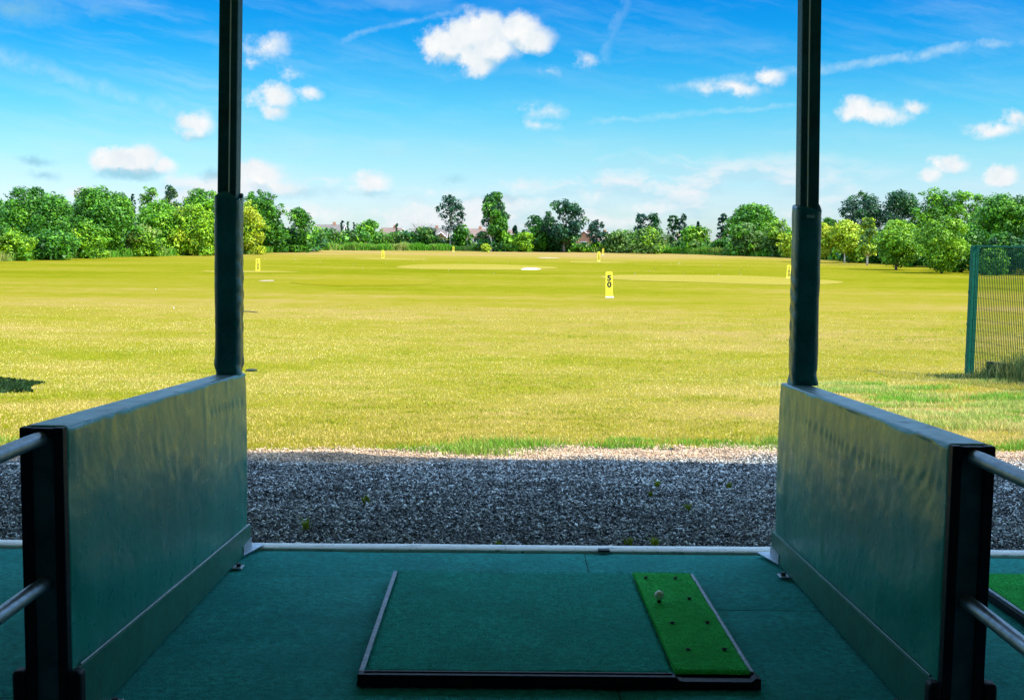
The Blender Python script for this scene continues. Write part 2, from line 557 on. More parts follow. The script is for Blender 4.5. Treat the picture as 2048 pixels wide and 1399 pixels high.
def grass_near():
    Vs, Fs, Cs = [], [], []; off = 0
    n = 520000
    y = 10.4 + (46 - 10.4) * rng.random(n) ** 1.6
    x = rng.uniform(-1, 1, n) * (.46 * y + .8)
    e = edge_y(x)
    dens = np.clip((y - e + .15 + .9 * (fbm(x * 2.6 + 4, y * 2.6, 3) - .5)) / .6, 0, 1)
    pn = fbm(x * .9, y * .9, 4); pn2 = fbm(x * 4 + 9, y * 4, 3); bg = fbm(x * .22 + 5, y * .5 + 3, 3)
    keep = rng.random(n) < dens * np.clip(.35 + 1.3 * (pn2 - .2), .15, 1) * np.clip((46 - y) / 22, 0, 1)
    bare = np.exp(-((x - 5.6) / 2.6) ** 2 - ((y - 15.6) / 3.0) ** 2) * np.clip((fbm(x * 1.0, y * 1.4, 3) - .36) * 5, 0, 1)
    keep &= rng.random(n) > .85 * bare
    x, y, pn, pn2, e, bg = x[keep], y[keep], pn[keep], pn2[keep], e[keep], bg[keep]; n = len(x)
    P = np.stack([x, y, ground_z(x, y)], -1)
    near_edge = np.exp(-((y - e) / .35) ** 2)
    h = rng.uniform(.009, .026, n) * (1 + .9 * np.clip(pn - .5, 0, 1) * 2) * (1 + .5 * near_edge)
    w = rng.uniform(.004, .009, n) * (1 + (y - 10) / 16)
    dryz = np.exp(-((x - 6.3) / 3) ** 2 - ((y - 16) / 4) ** 2)
    k = np.clip(.52 - .75 * dryz + 1.5 * (pn - .5) + 1.2 * (pn2 - .5) + 1.5 * (bg - .5) + rng.normal(0, .25, n), 0, 1)[:, None]
    straw = np.array([.70, .52, .18]); green = np.array([.27, .30, .006])
    c = straw * (1 - k) + green * k
    c = c * rng.uniform(.75, 1.2, (n, 1))
    V, F, C = blades(P, h, w, c, .9); Vs.append(V); Fs.append(F + off); Cs.append(C); off += len(V)
    # lush tufts along the gravel edge and on the rough by the fence
    cx = np.concatenate([rng.uniform(-.9, 6.2, 22), rng.uniform(-6, -1, 8), rng.uniform(4.6, 9.2, 70)])
    cy = np.concatenate([edge_y(cx[:30]) + rng.normal(.12, .34, 30), rng.uniform(12.0, 20, 70)])
    sz = np.concatenate([rng.uniform(.08, .26, 30), rng.uniform(.12, .4, 70)])
    hh = np.concatenate([rng.uniform(.06, .13, 30), rng.uniform(.04, .11, 70)])
    gr = np.concatenate([rng.uniform(.7, 1, 30), rng.uniform(.1, .9, 70)])
    for q in range(len(cx)):
        m = int(520 * sz[q] / .2)
        px = cx[q] + rng.normal(0, sz[q] * (1.3 if q < 30 else 1), m); py = cy[q] + rng.normal(0, sz[q] * .55, m)
        P = np.stack([px, py, ground_z(px, py)], -1)
        k = np.clip(gr[q] + rng.normal(0, .18, m), 0, 1)[:, None]
        c = (np.array([.62, .50, .16]) * (1 - k) + np.array([.12, .34, .010]) * k) * rng.uniform(.7, 1.25, (m, 1))
        V, F, C = blades(P, rng.uniform(.4, 1, m) * hh[q], rng.uniform(.005, .010, m), c, 1.1)
        Vs.append(V); Fs.append(F + off); Cs.append(C); off += len(V)
    # long straw and weeds at the fence foot
    m = 16000
    fy = rng.uniform(15.5, 22.4, m); fx = 8.68 + (22.65 - fy) * .11 + rng.normal(-.42, .26, m)
    P = np.stack([fx, fy, ground_z(fx, fy)], -1)
    k = np.clip(rng.normal(.85, .25, m), 0, 1)[:, None]
    c = (np.array([.42, .38, .13]) * (1 - k) + np.array([.012, .060, .010]) * k)
    tall = np.clip((21.6 - fy) / 1.3, .25, 1.7)
    V, F, C = blades(P, rng.uniform(.06, .36, m) * tall, rng.uniform(.006, .014, m), c, .9)
    Vs.append(V); Fs.append(F + off); Cs.append(C); off += len(V)
    return np_mesh('grass', np.concatenate(Vs), np.concatenate(Fs), 3, {'Col': np.concatenate(Cs)})


tag(link('grass', grass_near(), MAT['blade']), 'short dry grass blades on the near part of the range', 'grass', kind='stuff')


# greens and bunker on the range
def patch(name, px0, px1, pyn, pyf, Dc, hump, mat, label, seed=0):
    c = at((px0 + px1) / 2, (pyn + pyf) / 2, Dc)
    dn = None
    def on(px, py):
        d = ray(px, py)
        for D in np.arange(40, 220, .1):
            if ZC + d[2] * D < gz(D): return d[0] * D, D
        return d[0] * 220, 220
    mx = (px0 + px1) / 2
    yn = on(mx, pyn)[1]; yf = on(mx, pyf)[1]
    xc, yc = (on(px0, (pyn + pyf) / 2)[0] + on(px1, (pyn + pyf) / 2)[0]) / 2, (yn + yf) / 2
    hx = abs(on(px1, (pyn + pyf) / 2)[0] - on(px0, (pyn + pyf) / 2)[0]) / 2; hy = (yf - yn) / 2
    na, nr = 72, 10
    P = np.zeros((nr, na + 1, 3))
    for j in range(na + 1):
        a = 2 * math.pi * j / na
        w = 1 + .10 * math.sin(2 * a + seed) + .06 * math.sin(3 * a + seed * 2.1) + .03 * math.sin(5 * a + seed)
        for i in range(nr):
            r = i / (nr - 1)
            x = xc + hx * w * r * math.cos(a); y = yc + hy * w * r * math.sin(a)
            P[i, j] = (x, y, float(ground_z(x, y)) + .012 + hump * (1 - r * r) ** 1.0)
    return tag(link(name, grid_mesh(name, P), mat), label, kind='structure')


patch('golf_green', 795, 1092, 540, 528, 110, .12, MAT['green'], 'pale mown target green beside the white bunker', 1)
patch('golf_green', 1236, 1640, 568, 550, 83, .10, MAT['green'], 'long pale mown target green behind the 50 marker', 2.2)
patch('golf_green', 395, 592, 545, 541, 88, .05, MAT['green'], 'thin pale green under the 100 marker beside the padded post', .4)
patch('golf_green', 700, 860, 519.5, 516.5, 141, .05, MAT['green'], 'thin pale green at the 150 marker with white foot', 3.1)
patch('golf_green', 1140, 1245, 526, 522.5, 139, .05, MAT['green'], 'thin pale green at the far 150 marker', .9)
patch('golf_green', 560, 870, 571, 557, 76, .04, field_mat('faint_green', -.12, ((.172, .152, .004), (.235, .178, .02))), 'faint low green in the middle of the field', 4.0)
patch('sand_bunker', 1020, 1086, 539, 533, 110, .05, MAT['sand'], 'white sand bunker at the end of the pale green', 5.0)
patch('sand_patch', 520, 548, 563, 560, 72, .01, MAT['bare'], 'small bare sandy patch below the 100 marker', 2.0)
patch('sand_patch', 1076, 1116, 516.5, 514.5, 152, .01, MAT['bare'], 'small pale bare patch far up the field', 1.0)

# ------------------------------------------------------------------ bay floor, kerb, shelter
m = MB(); m.box(-13, 13, -4, 6.33, -.06, 0)
fl = m.build('floor_slab', MAT['concrete']); tag(fl, 'concrete slab under the bay carpet', kind='structure')
for v in fl.data.vertices: v.co.z += floor_z(v.co.x, v.co.y) - .014


def carpet_strip(mb, x0, x1, y0, y1, dz):
    nx = max(2, int((x1 - x0) / .12)); ny = max(2, int((y1 - y0) / .12))
    xs_ = np.linspace(x0, x1, nx + 1); ys_ = np.linspace(y0, y1, ny + 1)
    top = []
    for y in ys_:
        row = []
        for x in xs_:
            edge = min(x - x0, x1 - x, y - y0, y1 - y) < 1e-6
            wob = .006 * math.sin(x * 2.1 + y0) if (abs(y - y0) < 1e-6 or abs(y - y1) < 1e-6) else 0
            z = floor_z(x, y) + dz - (.007 if edge else 0) + .004 * (float(vnoise(x * 3 + 11, y * 3)) - .5)
            row.append(mb.bm.verts.new((x, y + wob * 0, z)))
        top.append(row)
    for i in range(ny):
        for j in range(nx):
            mb.bm.faces.new((top[i][j], top[i][j + 1], top[i + 1][j + 1], top[i + 1][j]))


m = MB()
ybreak = {-1.42: [0, 2.1, 3.9, 5.05, 5.75, 6.30], }
cuts = [(-9, -4.48, [0, 2.2, 4.4, 5.4, 6.30]), (-4.47, -1.475, [0, 2.0, 4.1, 5.2, 6.0, 6.30]), (-1.465, .398, [0, 2.3, 3.3, 4.72, 5.78, 6.30]),
        (.402, 1.465, [0, 2.0, 3.4, 4.55, 5.27, 5.71, 6.30]), (1.475, 4.47, [0, 2.2, 4.3, 5.55, 6.30]), (4.48, 9, [0, 2, 4, 5.4, 6.30])]
for x0, x1, yb in cuts:
    for a, b in zip(yb[:-1], yb[1:]):
        carpet_strip(m, x0, x1, a + .0012, b - .0012, rng.uniform(-.0015, .0015))
fo = m.build('floor', MAT['carpet'], smooth=True); tag(fo, 'teal artificial turf carpet of the bays laid in butted strips', kind='structure')

# kerb
kx = np.linspace(-13, 13, 261)
m = MB()
prev = None
for x in kx:
    w = .006 * math.sin(x * 1.3) + .010 * (float(vnoise(x * 2.2, 4)) - .5)
    z = float(floor_z(x, 6.32))
    sec = [(6.312 + w, z - .10), (6.312 + w, z + .006), (6.322 + w, z + .012), (6.40, z + .010), (6.50 + w * 2, z - .012), (6.52 + w * 2, z - .14)]
    vs = [m.bm.verts.new((x, a, b)) for a, b in sec]
    if prev:
        for k in range(len(vs) - 1): m.bm.faces.new((prev[k], vs[k], vs[k + 1], prev[k + 1]))
    prev = vs
kb = m.build('kerb', MAT['kerb'], smooth='auto'); tag(kb, 'dirty white painted kerb along the front edge of the bay floor', kind='structure')

# shelter roof (over and behind the camera): casts the shade on the gravel
m = MB()
m.prism([(-13, 9.46 + 1.45), (13, 9.46 - 1.65), (13, -1.6), (-13, -1.6)], 'z', 4.86, 5.0)
rf = m.build('roof', MAT['roofing']); tag(rf, 'flat shelter roof over the driving bays', kind='structure')
m = MB(); m.box(-13, 13, -1.75, -1.605, .5, 4.85)
tag(m.build('wall', MAT['inner_wall']), 'back wall of the driving bays', kind='structure')


# ------------------------------------------------------------------ dividers
def divider(sx, y_near, y_far, zn, zf, kn, kf, dent_y, seed, label):
    """sx = -1 / +1 ; inner face at x = sx*1.40, 0.13 thick"""
    root = empty('bay_divider', (sx * 1.465, (y_near + y_far) / 2, float(floor_z(sx * 1.465, (y_near + y_far) / 2))), label, 'divider', 'padded dividers either side of the bay')
    L = root.location.copy()
    X0, T = 1.40, .13
    ny = 130
    yy = np.linspace(y_near, y_far, ny)
    tt = (yy - y_near) / (y_far - y_near)
    ztop = zn + (zf - zn) * tt; zk = kn + (kf - kn) * tt - .03
    nz = 70; rad = .012
    rows = []
    prof = []
    for k in range(nz): prof.append(('in', k / (nz - 1)))
    for a in np.linspace(.15, 1, 5): prof.append(('c1', a))
    for a in np.linspace(0, 1, 9): prof.append(('top', a))
    for a in np.linspace(.15, 1, 5): prof.append(('c2', a))
    for k in range(12): prof.append(('out', k / 11))
    P = np.zeros((len(prof), ny, 3))
    for i, (kd, a) in enumerate(prof):
        if kd == 'in':
            z = zk + (ztop - rad - zk) * a
            u = yy; dz_ = ztop - z
            d = .017 * (fbm(u * 1.9 + seed, z * 2.4 + seed + u * .8, 3) - .5)
            # pleats running into the corner near the front post
            s = np.exp(-((u - y_near) / .55) ** 2)
            d += .007 * s * np.sin((dz_ * 14 + (u - y_near) * 9) + 2 * fbm(u * 3, z * 3, 2)) * np.exp(-((dz_ - .12) / .22) ** 2)
            d += .007 * s * np.sin((dz_ * 16 - (u - y_near) * 7) + 2 * fbm(u * 3 + 4, z * 3, 2)) * np.exp(-((dz_ - .55) / .14) ** 2)
            # row of lacing dents below the top edge
            row = .155 + .02 * np.sin(u * 3)
            ph = np.cos(2 * math.pi * (u + .03 * np.sin(u * 9.3 + seed)) / .078 + .8 * np.sin(dz_ * 30))
            d += .0038 * np.exp(-((dz_ - row) / .022) ** 2) * ph * np.clip((fbm(u * 1.5 + seed * 3, u * 0, 2) - .16) * 4, 0, 1)
            # creases near the far edge
            s2 = np.exp(-((u - y_far) / .10) ** 2)
            d += .0025 * s2 * np.sin(z * 38 + 3 * fbm(z * 4 + seed, u, 2))
            d += .004 * np.clip(fbm(u * 7 + seed, z * 3, 3) - .55, 0, 1) * 4
            d = d * np.clip((u - y_near) / .06, 0, 1) * np.clip((y_far - u) / .03, .15, 1)
            x = X0 - .006 * np.sin(np.pi * a) * np.clip((u - y_near) / .06, 0, 1) - d
            zz = z
        elif kd == 'c1':
            x = X0 + rad * (1 - math.cos(a * math.pi / 2)) + 0 * yy; zz = ztop - rad + rad * math.sin(a * math.pi / 2)
        elif kd == 'top':
            x = X0 + rad + (T - 2 * rad) * a + 0 * yy; zz = ztop + .004 * (fbm(yy * 3 + seed, yy * 0 + a * 2, 2) - .5) * math.sin(math.pi * a)
        elif kd == 'c2':
            x = X0 + T - rad * (1 - math.sin(a * math.pi / 2)) + 0 * yy; zz = ztop - rad + rad * math.cos(a * math.pi / 2)
        else:
            x = X0 + T + 0 * yy; zz = ztop - rad + (zk - ztop + rad) * a
        P[i, :, 0] = sx * x; P[i, :, 1] = yy; P[i, :, 2] = zz
    if sx > 0: P = P[::-1]
    # loose the far edge of the cover gently wavy
    P -= np.array(L)
    me = grid_mesh('cover', P[::-1] if sx < 0 else P[::-1])
    bm = bmesh.new(); bm.from_mesh(me); bmesh.ops.recalc_face_normals(bm, faces=bm.faces)
    # make sure normals face outward
    f0 = max(bm.faces, key=lambda f: f.calc_center_median().z)
    if f0.normal.z < 0: bmesh.ops.reverse_faces(bm, faces=bm.faces)
    # end caps
    for yv in (y_near, y_far):
        vs = [v for v in bm.verts if abs(v.co.y + L.y - yv) < 1e-5]
        vs.sort(key=lambda v: 0)
    be = [e for e in bm.edges if e.is_boundary and abs(e.verts[0].co.y - e.verts[1].co.y) < 1e-6]
    for yv in (y_near, y_far):
        es = [e for e in be if abs(e.verts[0].co.y + L.y - yv) < 1e-4]
        bmesh.ops.holes_fill(bm, edges=es)
        chain = [v for v in {v for e in es for v in e.verts}]
        ends = [v for v in chain if sum(1 for e in v.link_edges if e in es) == 1]
        if len(ends) == 2:
            ne = bm.edges.new(ends); bmesh.ops.contextual_create(bm, geom=es + [ne])
    bm.to_mesh(me); bm.free()
    # top faces get a paler blue-grey, the sky's reflection painted in
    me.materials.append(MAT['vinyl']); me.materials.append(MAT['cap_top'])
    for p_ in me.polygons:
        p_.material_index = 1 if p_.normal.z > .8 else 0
    o = bpy.data.objects.new('vinyl_cover', me); col.objects.link(o); o.parent = root

    def shift(o):
        for v in o.data.vertices: v.co -= L
        o.parent = root
        return o
    # kick board: a board each side, proud of the cover, standing on the floor
    for side, x0, x1 in (('in', 1.386, 1.402), ('out', 1.528, 1.544)):
        mb = MB()
        vs = mb.box(min(sx * x0, sx * x1), max(sx * x0, sx * x1), y_near + .015, y_far + .035, 0, 1, .003, 1)
        for v in vs:
            t_ = (v.co.y - y_near) / (y_far - y_near); zb = float(floor_z(v.co.x, v.co.y)) + .012
            v.co.z = zb + (kn + (kf - kn) * t_ - zb) * v.co.z
        shift(mb.build('kick_board', MAT['kick']))
    # galvanised trim strip on top of the board
    mb = MB()
    zk0, zk1 = kn + .001, kf + .001
    mb.tube([(sx * 1.3925, y_near + .06, zk0), (sx * 1.3925, (y_near + y_far) / 2, (zk0 + zk1) / 2 + .001), (sx * 1.3925, y_far + .03, zk1)], .0035, 6)
    shift(mb.build('trim_strip', MAT['galv_plate'] if sx < 0 else MAT['kick']))
    # front steel channel facing the tee
    zb = float(floor_z(sx * 1.46, y_near)) + .006; zt = zn - .002
    def bx(mb, a, b, *r, **k): mb.box(min(sx * a, sx * b), max(sx * a, sx * b), *r, **k)
    mb = MB()
    bx(mb, 1.398, 1.430, y_near - .036, y_near + .004, zb, zt, bev=.004)
    bx(mb, 1.500, 1.534, y_near - .036, y_near + .004, zb, zt, bev=.004)
    bx(mb, 1.4305, 1.4995, y_near - .036, y_near + .004, zt - .03, zt - .002, bev=.003)
    shift(mb.build('steel_channel', MAT['steel_dark']))
    mb = MB()
    bx(mb, 1.4305, 1.4995, y_near - .022, y_near - .004, zb, zt - .031)
    shift(mb.build('channel_web', MAT['web']))
    for a, b in ((1.356, 1.397), (1.535, 1.576)):
        mb = MB()
        bx(mb, a, b, y_near - .045, y_near + .012, zb, kn + .012, bev=.014, seg=3)
        shift(mb.build('base_bracket', MAT['rubber']))
    # floor fixing lugs
    for yl, big in ((y_far - .38, 0), (y_near + .28, 0)):
        mb = MB()
        bx(mb, 1.335, 1.384, yl - .035, yl + .035, float(floor_z(sx * 1.36, yl)) + .004, float(floor_z(sx * 1.36, yl)) + .012, bev=.003)
        lug = shift(mb.build('fixing_lug', MAT['galv_plate']))
        mb = MB()
        zc = float(floor_z(sx * 1.36, yl)) + .012
        mb.tube([(sx * 1.358, yl, zc), (sx * 1.358, yl, zc + .016)], .012, 6)
        b_ = mb.build('bolt', MAT['bolt'])
        for v in b_.data.vertices: v.co -= L
        b_.parent = lug
    # bent flashing at the kerb corner
    mb = MB()
    z0 = float(floor_z(sx * 1.36, 6.25)) + .014
    mb.prism([(sx * 1.385, y_far - .16), (sx * 1.380, y_far - .17), (sx * 1.318, y_far + .06), (sx * 1.385, y_far + .09)], 'z', z0 + .002, z0 + .006)
    mb.box(min(sx * 1.381, sx * 1.385), max(sx * 1.381, sx * 1.385), y_far - .16, y_far + .034, z0 + .006, z0 + .05)
    shift(mb.build('corner_flashing', MAT['galv_plate']))
    return root


divider(-1, 3.735, 6.27, 2.046, 1.928, 1.252, 1.112, 0, 3.0, 'green vinyl padded bay divider left of the mat with a smooth face')
divider(1, 3.785, 6.20, 2.015, 1.918, 1.230, 1.124, 0, 9.0, 'green vinyl padded bay divider right of the mat, creased beside its front post')


# ------------------------------------------------------------------ roof posts with pads
def post(sx, xt, xb, yb, zb, ztp, label, side_flange, tagged):
    """xt,xb: centre x at z=3.85 and z=2.85"""
    root = empty('roof_post', (xb, yb, zb), label, 'post', 'padded roof posts')
    lean = (xt - xb) / 1.0
    def X(z): return lean * (z - 2.85)
    zt = 4.857
    # box section with a flange lip on the inner side
    mb = MB()
    f = side_flange
    vs = mb.box(-.048, .048, -.05, .05, zb + .3, zt, .004)
    for v in vs: v.co.x += X(v.co.z)
    w = mb.build('steel_section', MAT['post_steel'], root)
    for v in w.data.vertices: v.co.z -= zb
    mb = MB()
    vs = mb.box(f * .012 - .003, f * .012 + .003, -.0585, -.0505, ztp - .05, zt, .001, 1)
    for v in vs: v.co.x += X(v.co.z) ; v.co.z -= zb
    mb.build('seam', MAT['white'], root)
    mb = MB()
    lo, hi = sorted((f * .016, f * .047))
    vs = mb.box(lo, hi, -.056, -.0505, ztp - .05, zt, .001, 1)
    for v in vs: v.co.x += X(v.co.z) ; v.co.z -= zb
    mb.build('flange', MAT['post_steel'], root)
    # padded sleeve
    nz, na = 90, 40
    P = np.zeros((nz + 4, na + 1, 3))
    zz = np.linspace(zb + .002, ztp, nz)
    for i in range(nz + 4):
        k = min(i, nz - 1); z = zz[k]
        t_ = (z - zb) / (ztp - zb)
        for j in range(na + 1):
            a = 2 * math.pi * (j % na) / na
            ca, sa = math.cos(a), math.sin(a)
            e = 4.5
            r = 1 / ((abs(ca) ** e + abs(sa) ** e) ** (1 / e))
            wx, wy = .066, .070
            x = wx * r * ca; y = wy * r * sa
            n = fbm(np.array(z * 9 + 3 * sx), np.array(a * 1.2 + (j % na) * .2), 3) - .5
            wrk = .0022 * math.sin(z * 75 + 2 * math.sin(a * 2)) * math.exp(-((z - (zb + .42)) / .22) ** 2) * max(0, -sx * ca)
            wrk += .006 * math.sin(z * 60 + a * 2) * math.exp(-((z - zb) / .07) ** 2)
            s = 1 + float(n) * .10 + wrk / .066
            if i >= nz:
                s *= [0, .93, .8, .74][i - nz + 0] if i > nz else .99
            zt_ = z
            if k == nz - 1:
                zt_ += .014 * math.sin(a * 2 + sx) + .010 * math.sin(a * 3) - (.05 if i > nz + 1 else 0) + (.004 if nz < i <= nz + 1 else 0)
            P[i, j] = (x * s + X(zt_) * .4, y * s, zt_ - zb)
    me = grid_mesh('padding', P)
    pd = link('padding', me, MAT['pad'], root)
    # lacing down the outer edge
    mb = MB()
    for q in range(26):
        z = .06 + q * (ztp - zb - .12) / 25
        mb.tube([(sx * .062, -.03, z), (sx * .0725, -.012, z + .008), (sx * .066, .02, z + .012)], .003, 5)
    mb.build('lacing', MAT['galv_plate'] if sx < 0 else MAT['pad'], root)
    if tagged:
        mb = MB(); mb.box(-.018, .022, -.0765, -.0745, ztp - zb - .052, ztp - zb - .036)
        mb.build('label_tag', MAT['galv_plate'], root)
    return root


post(-1, -1.438, -1.4585, 6.19, 1.931, 2.845, 'dark steel roof post in padded sleeve above the left divider', 1, False)
post(1, 1.462, 1.485, 6.12, 1.921, 2.820, 'dark steel roof post in padded sleeve with small white tag above the right divider', -1, True)


# ------------------------------------------------------------------ guard rails behind the dividers
def guard(sx, ztop, zmid, y0, label):
    x = sx * 1.468
    root = empty('guard_rail', (x, 1.0, float(floor_z(x, 1.0))), label, 'handrail', 'tubular guard rails')
    zf = root.location.z
    for z in (ztop, zmid):
        mb = MB()
        mb.tube([(0, y0 - 1.0 + .045, z - zf), (0, y0 - 1.06, z - zf + .003), (0, 1.2, z - zf + .012), (0, 0, z - zf + .02)], .0235, 20)
        mb.build('rail', MAT['galv'], root, smooth='auto')
    mb = MB(); mb.tube([(0, -.024, 0), (0, -.024, ztop - zf + .05)], .024, 16)
    mb.build('upright', MAT['galv'], root, smooth='auto')


guard(-1, 2.008, 1.545, 3.675, 'galvanised guard rail of two tubes running back from the left divider')
guard(1, 1.978, 1.508, 3.725, 'galvanised guard rail of two tubes running back from the right divider')


# ------------------------------------------------------------------ golf mat
def golf_mat(xc, yc, rz, mirror, label, holes, tee_at=None):
    root = empty('golf_mat', (xc, yc, float(floor_z(xc, yc)) + .006), label, 'golf mat', 'driving mats', rz)
    root.rotation_euler = (math.atan(-.0225), 0, rz)
    s = -1 if mirror else 1
    W, H = .715, .7175      # half sizes
    def bx(mb, a, b, *r, **k): mb.box(min(s * a, s * b), max(s * a, s * b), *r, **k)
    mb = MB()
    bx(mb, -W, W, -H + .03, H - .02, .002, .012)
    # front tray wall, lower in front of the strip
    out = [(-W - .012, .002), (W + .022, .002), (W + .022, .040), (W + .004, .044), (W - .012, .030), (.46, .030), (.44, .033), (.425, .046), (-W - .006, .046)]
    mb.prism([(s * u, v) for u, v in out], 'y', -H - .055, -H - .012)
    bx(mb, -W - .014, -W + .004, -H - .01, H, .002, .034, bev=.002)
    bx(mb, W - .004, W + .020, -H - .01, H, .002, .034, bev=.002)
    mb.build('rubber_tray', MAT['rubber'], root)
    # scuffed side rails
    for a, b, y0, y1 in ((-W - .010, -W + .010, -H - .008, H - .01), (W - .006, W + .012, -H + .02, H - .01)):
        mb = MB(); bx(mb, a, b, y0, y1, .0345, .044, bev=.003); mb.build('side_rail', MAT['rail_worn'], root)
    # front lip edge
    mb = MB(); bx(mb, -W + .012, .42, -H - .030, -H - .016, .0465, .050, bev=.0015); mb.build('front_lip', MAT['rail_worn' if False else 'rubber'], root)

    def turf(name, a, b, y0, y1, z, mat, amp, fuzz, cols):
        nx, ny = 60, 90
        P = np.zeros((ny, nx, 3))
        xs_ = np.linspace(a, b, nx); ys_ = np.linspace(y0, y1, ny)
        XX, YY = np.meshgrid(xs_, ys_)
        ed = np.minimum(np.minimum(XX - a, b - XX), np.minimum(YY - y0, y1 - YY))
        ZZ = z - .012 * (ed < 1e-6) + amp * (fbm(XX * 6 + 3, YY * 6, 3) - .5)
        P[..., 0] = s * XX; P[..., 1] = YY; P[..., 2] = ZZ
        if s < 0: P = P[:, ::-1]
        o = link(name, grid_mesh(name, P), mat, root)
        # pile: short fibres
        n = fuzz
        if n:
            fx = rng.uniform(a, b, n); fy = rng.uniform(y0, y1, n)
            fz = z + amp * (fbm(fx * 6 + 3, fy * 6, 3) - .5) - .001
            PP = np.stack([s * fx, fy, fz], -1)
            k = rng.random((n, 1)) * .8 + .2 * fbm(fx * 25, fy * 25, 2)[:, None]
            c = np.array(cols[0]) * (1 - k) + np.array(cols[1]) * k
            V, F, C = blades(PP, rng.uniform(.002, .005, n), rng.uniform(.0012, .0022, n), c, .9)
            f = link('turf_pile', np_mesh('turf_pile', V, F, 3, {'Col': C}), MAT['blade'], o)
            f['kind'] = 'stuff'
        return o
    turf('main_turf', -W + .008, .428, -H - .005, H, .043, MAT['turf_main'], .006, 34000, ((.001, .17, .13), (.012, .48, .36)))
    st = turf('hitting_strip', .432, W - .004, -H + .01, H + .003, .047, MAT['turf_strip'], .010, 26000, ((.006, .32, .03), (.07, .84, .17)))
    for hx, hy in holes:
        mb = MB()
        n = 18
        c = mb.bm.verts.new((s * hx, hy, .050))
        rr = [mb.bm.verts.new((s * hx + (.013 + .003 * math.sin(3 * k + hx * 50)) * math.cos(2 * math.pi * k / n), hy + .012 * math.sin(2 * math.pi * k / n), .0535)) for k in range(n)]
        r2 = [mb.bm.verts.new((s * hx + .008 * math.cos(2 * math.pi * k / n), hy + .008 * math.sin(2 * math.pi * k / n), .0540)) for k in range(n)]
        r3 = [mb.bm.verts.new((s * hx + .006 * math.cos(2 * math.pi * k / n), hy + .006 * math.sin(2 * math.pi * k / n), .044)) for k in range(n)]
        for A, B in ((rr, r2), (r2, r3)):
            for k in range(n): mb.bm.faces.new((A[k], A[(k + 1) % n], B[(k + 1) % n], B[k]))
        mb.bm.verts.remove(c); mb.bm.faces.new(r3)
        mb.build('tee_hole', MAT['hole'], root)
    if tee_at:
        mb = MB()
        hx, hy = tee_at
        mb.tube([(s * hx, hy, .040), (s * hx, hy, .052), (s * hx, hy, .058), (s * hx, hy, .062)], [.014, .0085, .008, .011], 16)
        mb.build('rubber_tee', MAT['rubber'], root, smooth='auto')
    return root


mx, my = .172, 4.98
def loc(x, y): return (x - mx, y - my)
holes = [loc(.808, 5.226), loc(.678, 4.855), loc(.827, 4.866), loc(.657, 5.58), loc(.797, 5.575), loc(.69, 4.506), loc(.832, 4.516)]
gm = golf_mat(mx, my, R(.6), False, 'dark green golf mat in black tray with bright green strip and ball', holes, loc(.664, 5.16))
golf_mat(2.95, 5.02, R(0), True, 'bright edged golf mat lying in the next bay beyond the guard rail', [], None)
bpy.context.view_layer.update()


def ball_obj(name, r, seg=3):
    bm = bmesh.new(); bmesh.ops.create_icosphere(bm, subdivisions=seg, radius=r)
    me = bpy.data.meshes.new(name); bm.to_mesh(me); bm.free()
    me.polygons.foreach_set('use_smooth', [True] * len(me.polygons))
    return me


b = link('golf_ball', ball_obj('golf_ball', .02135, 4), MAT['ball'])
tl = loc(.664, 5.16)
b.location = gm.matrix_world @ Vector((tl[0], tl[1], .0815))
tag(b, 'cream golf ball sitting on the black rubber tee of the mat', 'golf ball')

# dark scuff tape on the kerb
m = MB(); z = float(floor_z(.5, 6.3)) + .014
m.box(.475, .535, 6.285, 6.33, z - .006, z + .004, .002)
tag(m.build('tape_scrap', MAT['rubber']), 'scrap of black tape stuck on the white kerb', 'tape')

# ------------------------------------------------------------------ small weeds in the gravel
def weed(px, py, size, label):
    size *= .7
    d = ray(px, py); D = 6.4
    while D < 12 and ZC + d[2] * D > float(bed_z(d[0] * D, D)): D += .01
    x, y = d[0] * D, D
    n = int(26)
    P = np.tile(np.array([[0., 0, 0]]), (n, 1)) + rng.normal(0, size * .18, (n, 3)) * np.array([1, 1, .1])
    c = np.array([.22, .28, .02]) * rng.uniform(.6, 1.4, (n, 1))
    V, F, C = blades(P, rng.uniform(.4, 1, n) * size, rng.uniform(.008, .016, n), c, 1.6)
    o = link('weed', np_mesh('weed', V, F, 3, {'Col': C}), MAT['blade'])
    o.location = (x, y, float(bed_z(x, y)) + .02)
    tag(o, label, 'weed', 'weeds in the gravel')


for a in ((613, 1060, .09, 'yellowish weed in the gravel close to the kerb and smooth divider'), (732, 1007, .07, 'small weed in the middle of the gravel nearest the smooth divider'),
          (996, 1096, .04, 'tiny weed at the kerb below the middle of the gravel'), (1313, 975, .06, 'weed in the upper gravel straight above the golf ball'),
          (1458, 978, .05, 'small weed in the upper gravel nearest the creased divider'), (1376, 1023, .06, 'bright weed in the middle gravel above the strip of the mat'),
          (1258, 1092, .06, 'weed against the kerb just below the left weed pair'), (1310, 1095, .07, 'pale weed at the kerb above the bright strip'), (1300, 995, .04, 'tiny weed just under the weed above the golf ball')):
    weed(*a)


# ------------------------------------------------------------------ yard markers
def digit_mesh(ch, h, bold):
    cu = bpy.data.curves.new('digit', 'FONT'); cu.body = ch; cu.size = h / .73; cu.align_x = 'CENTER'
    cu.offset = h * bold; cu.extrude = .004; cu.resolution_u = 4
    o = bpy.data.objects.new('digit', cu); col.objects.link(o)
    bpy.context.view_layer.update()
    me = bpy.data.meshes.new_from_object(o.evaluated_get(bpy.context.evaluated_depsgraph_get()))
    bpy.data.objects.remove(o); bpy.data.curves.remove(cu)
    return me


DIG = {2: {c: digit_mesh(c, 1.0, .05) for c in '05'}, 3: {c: digit_mesh(c, 1.0, .03) for c in '0125'}}


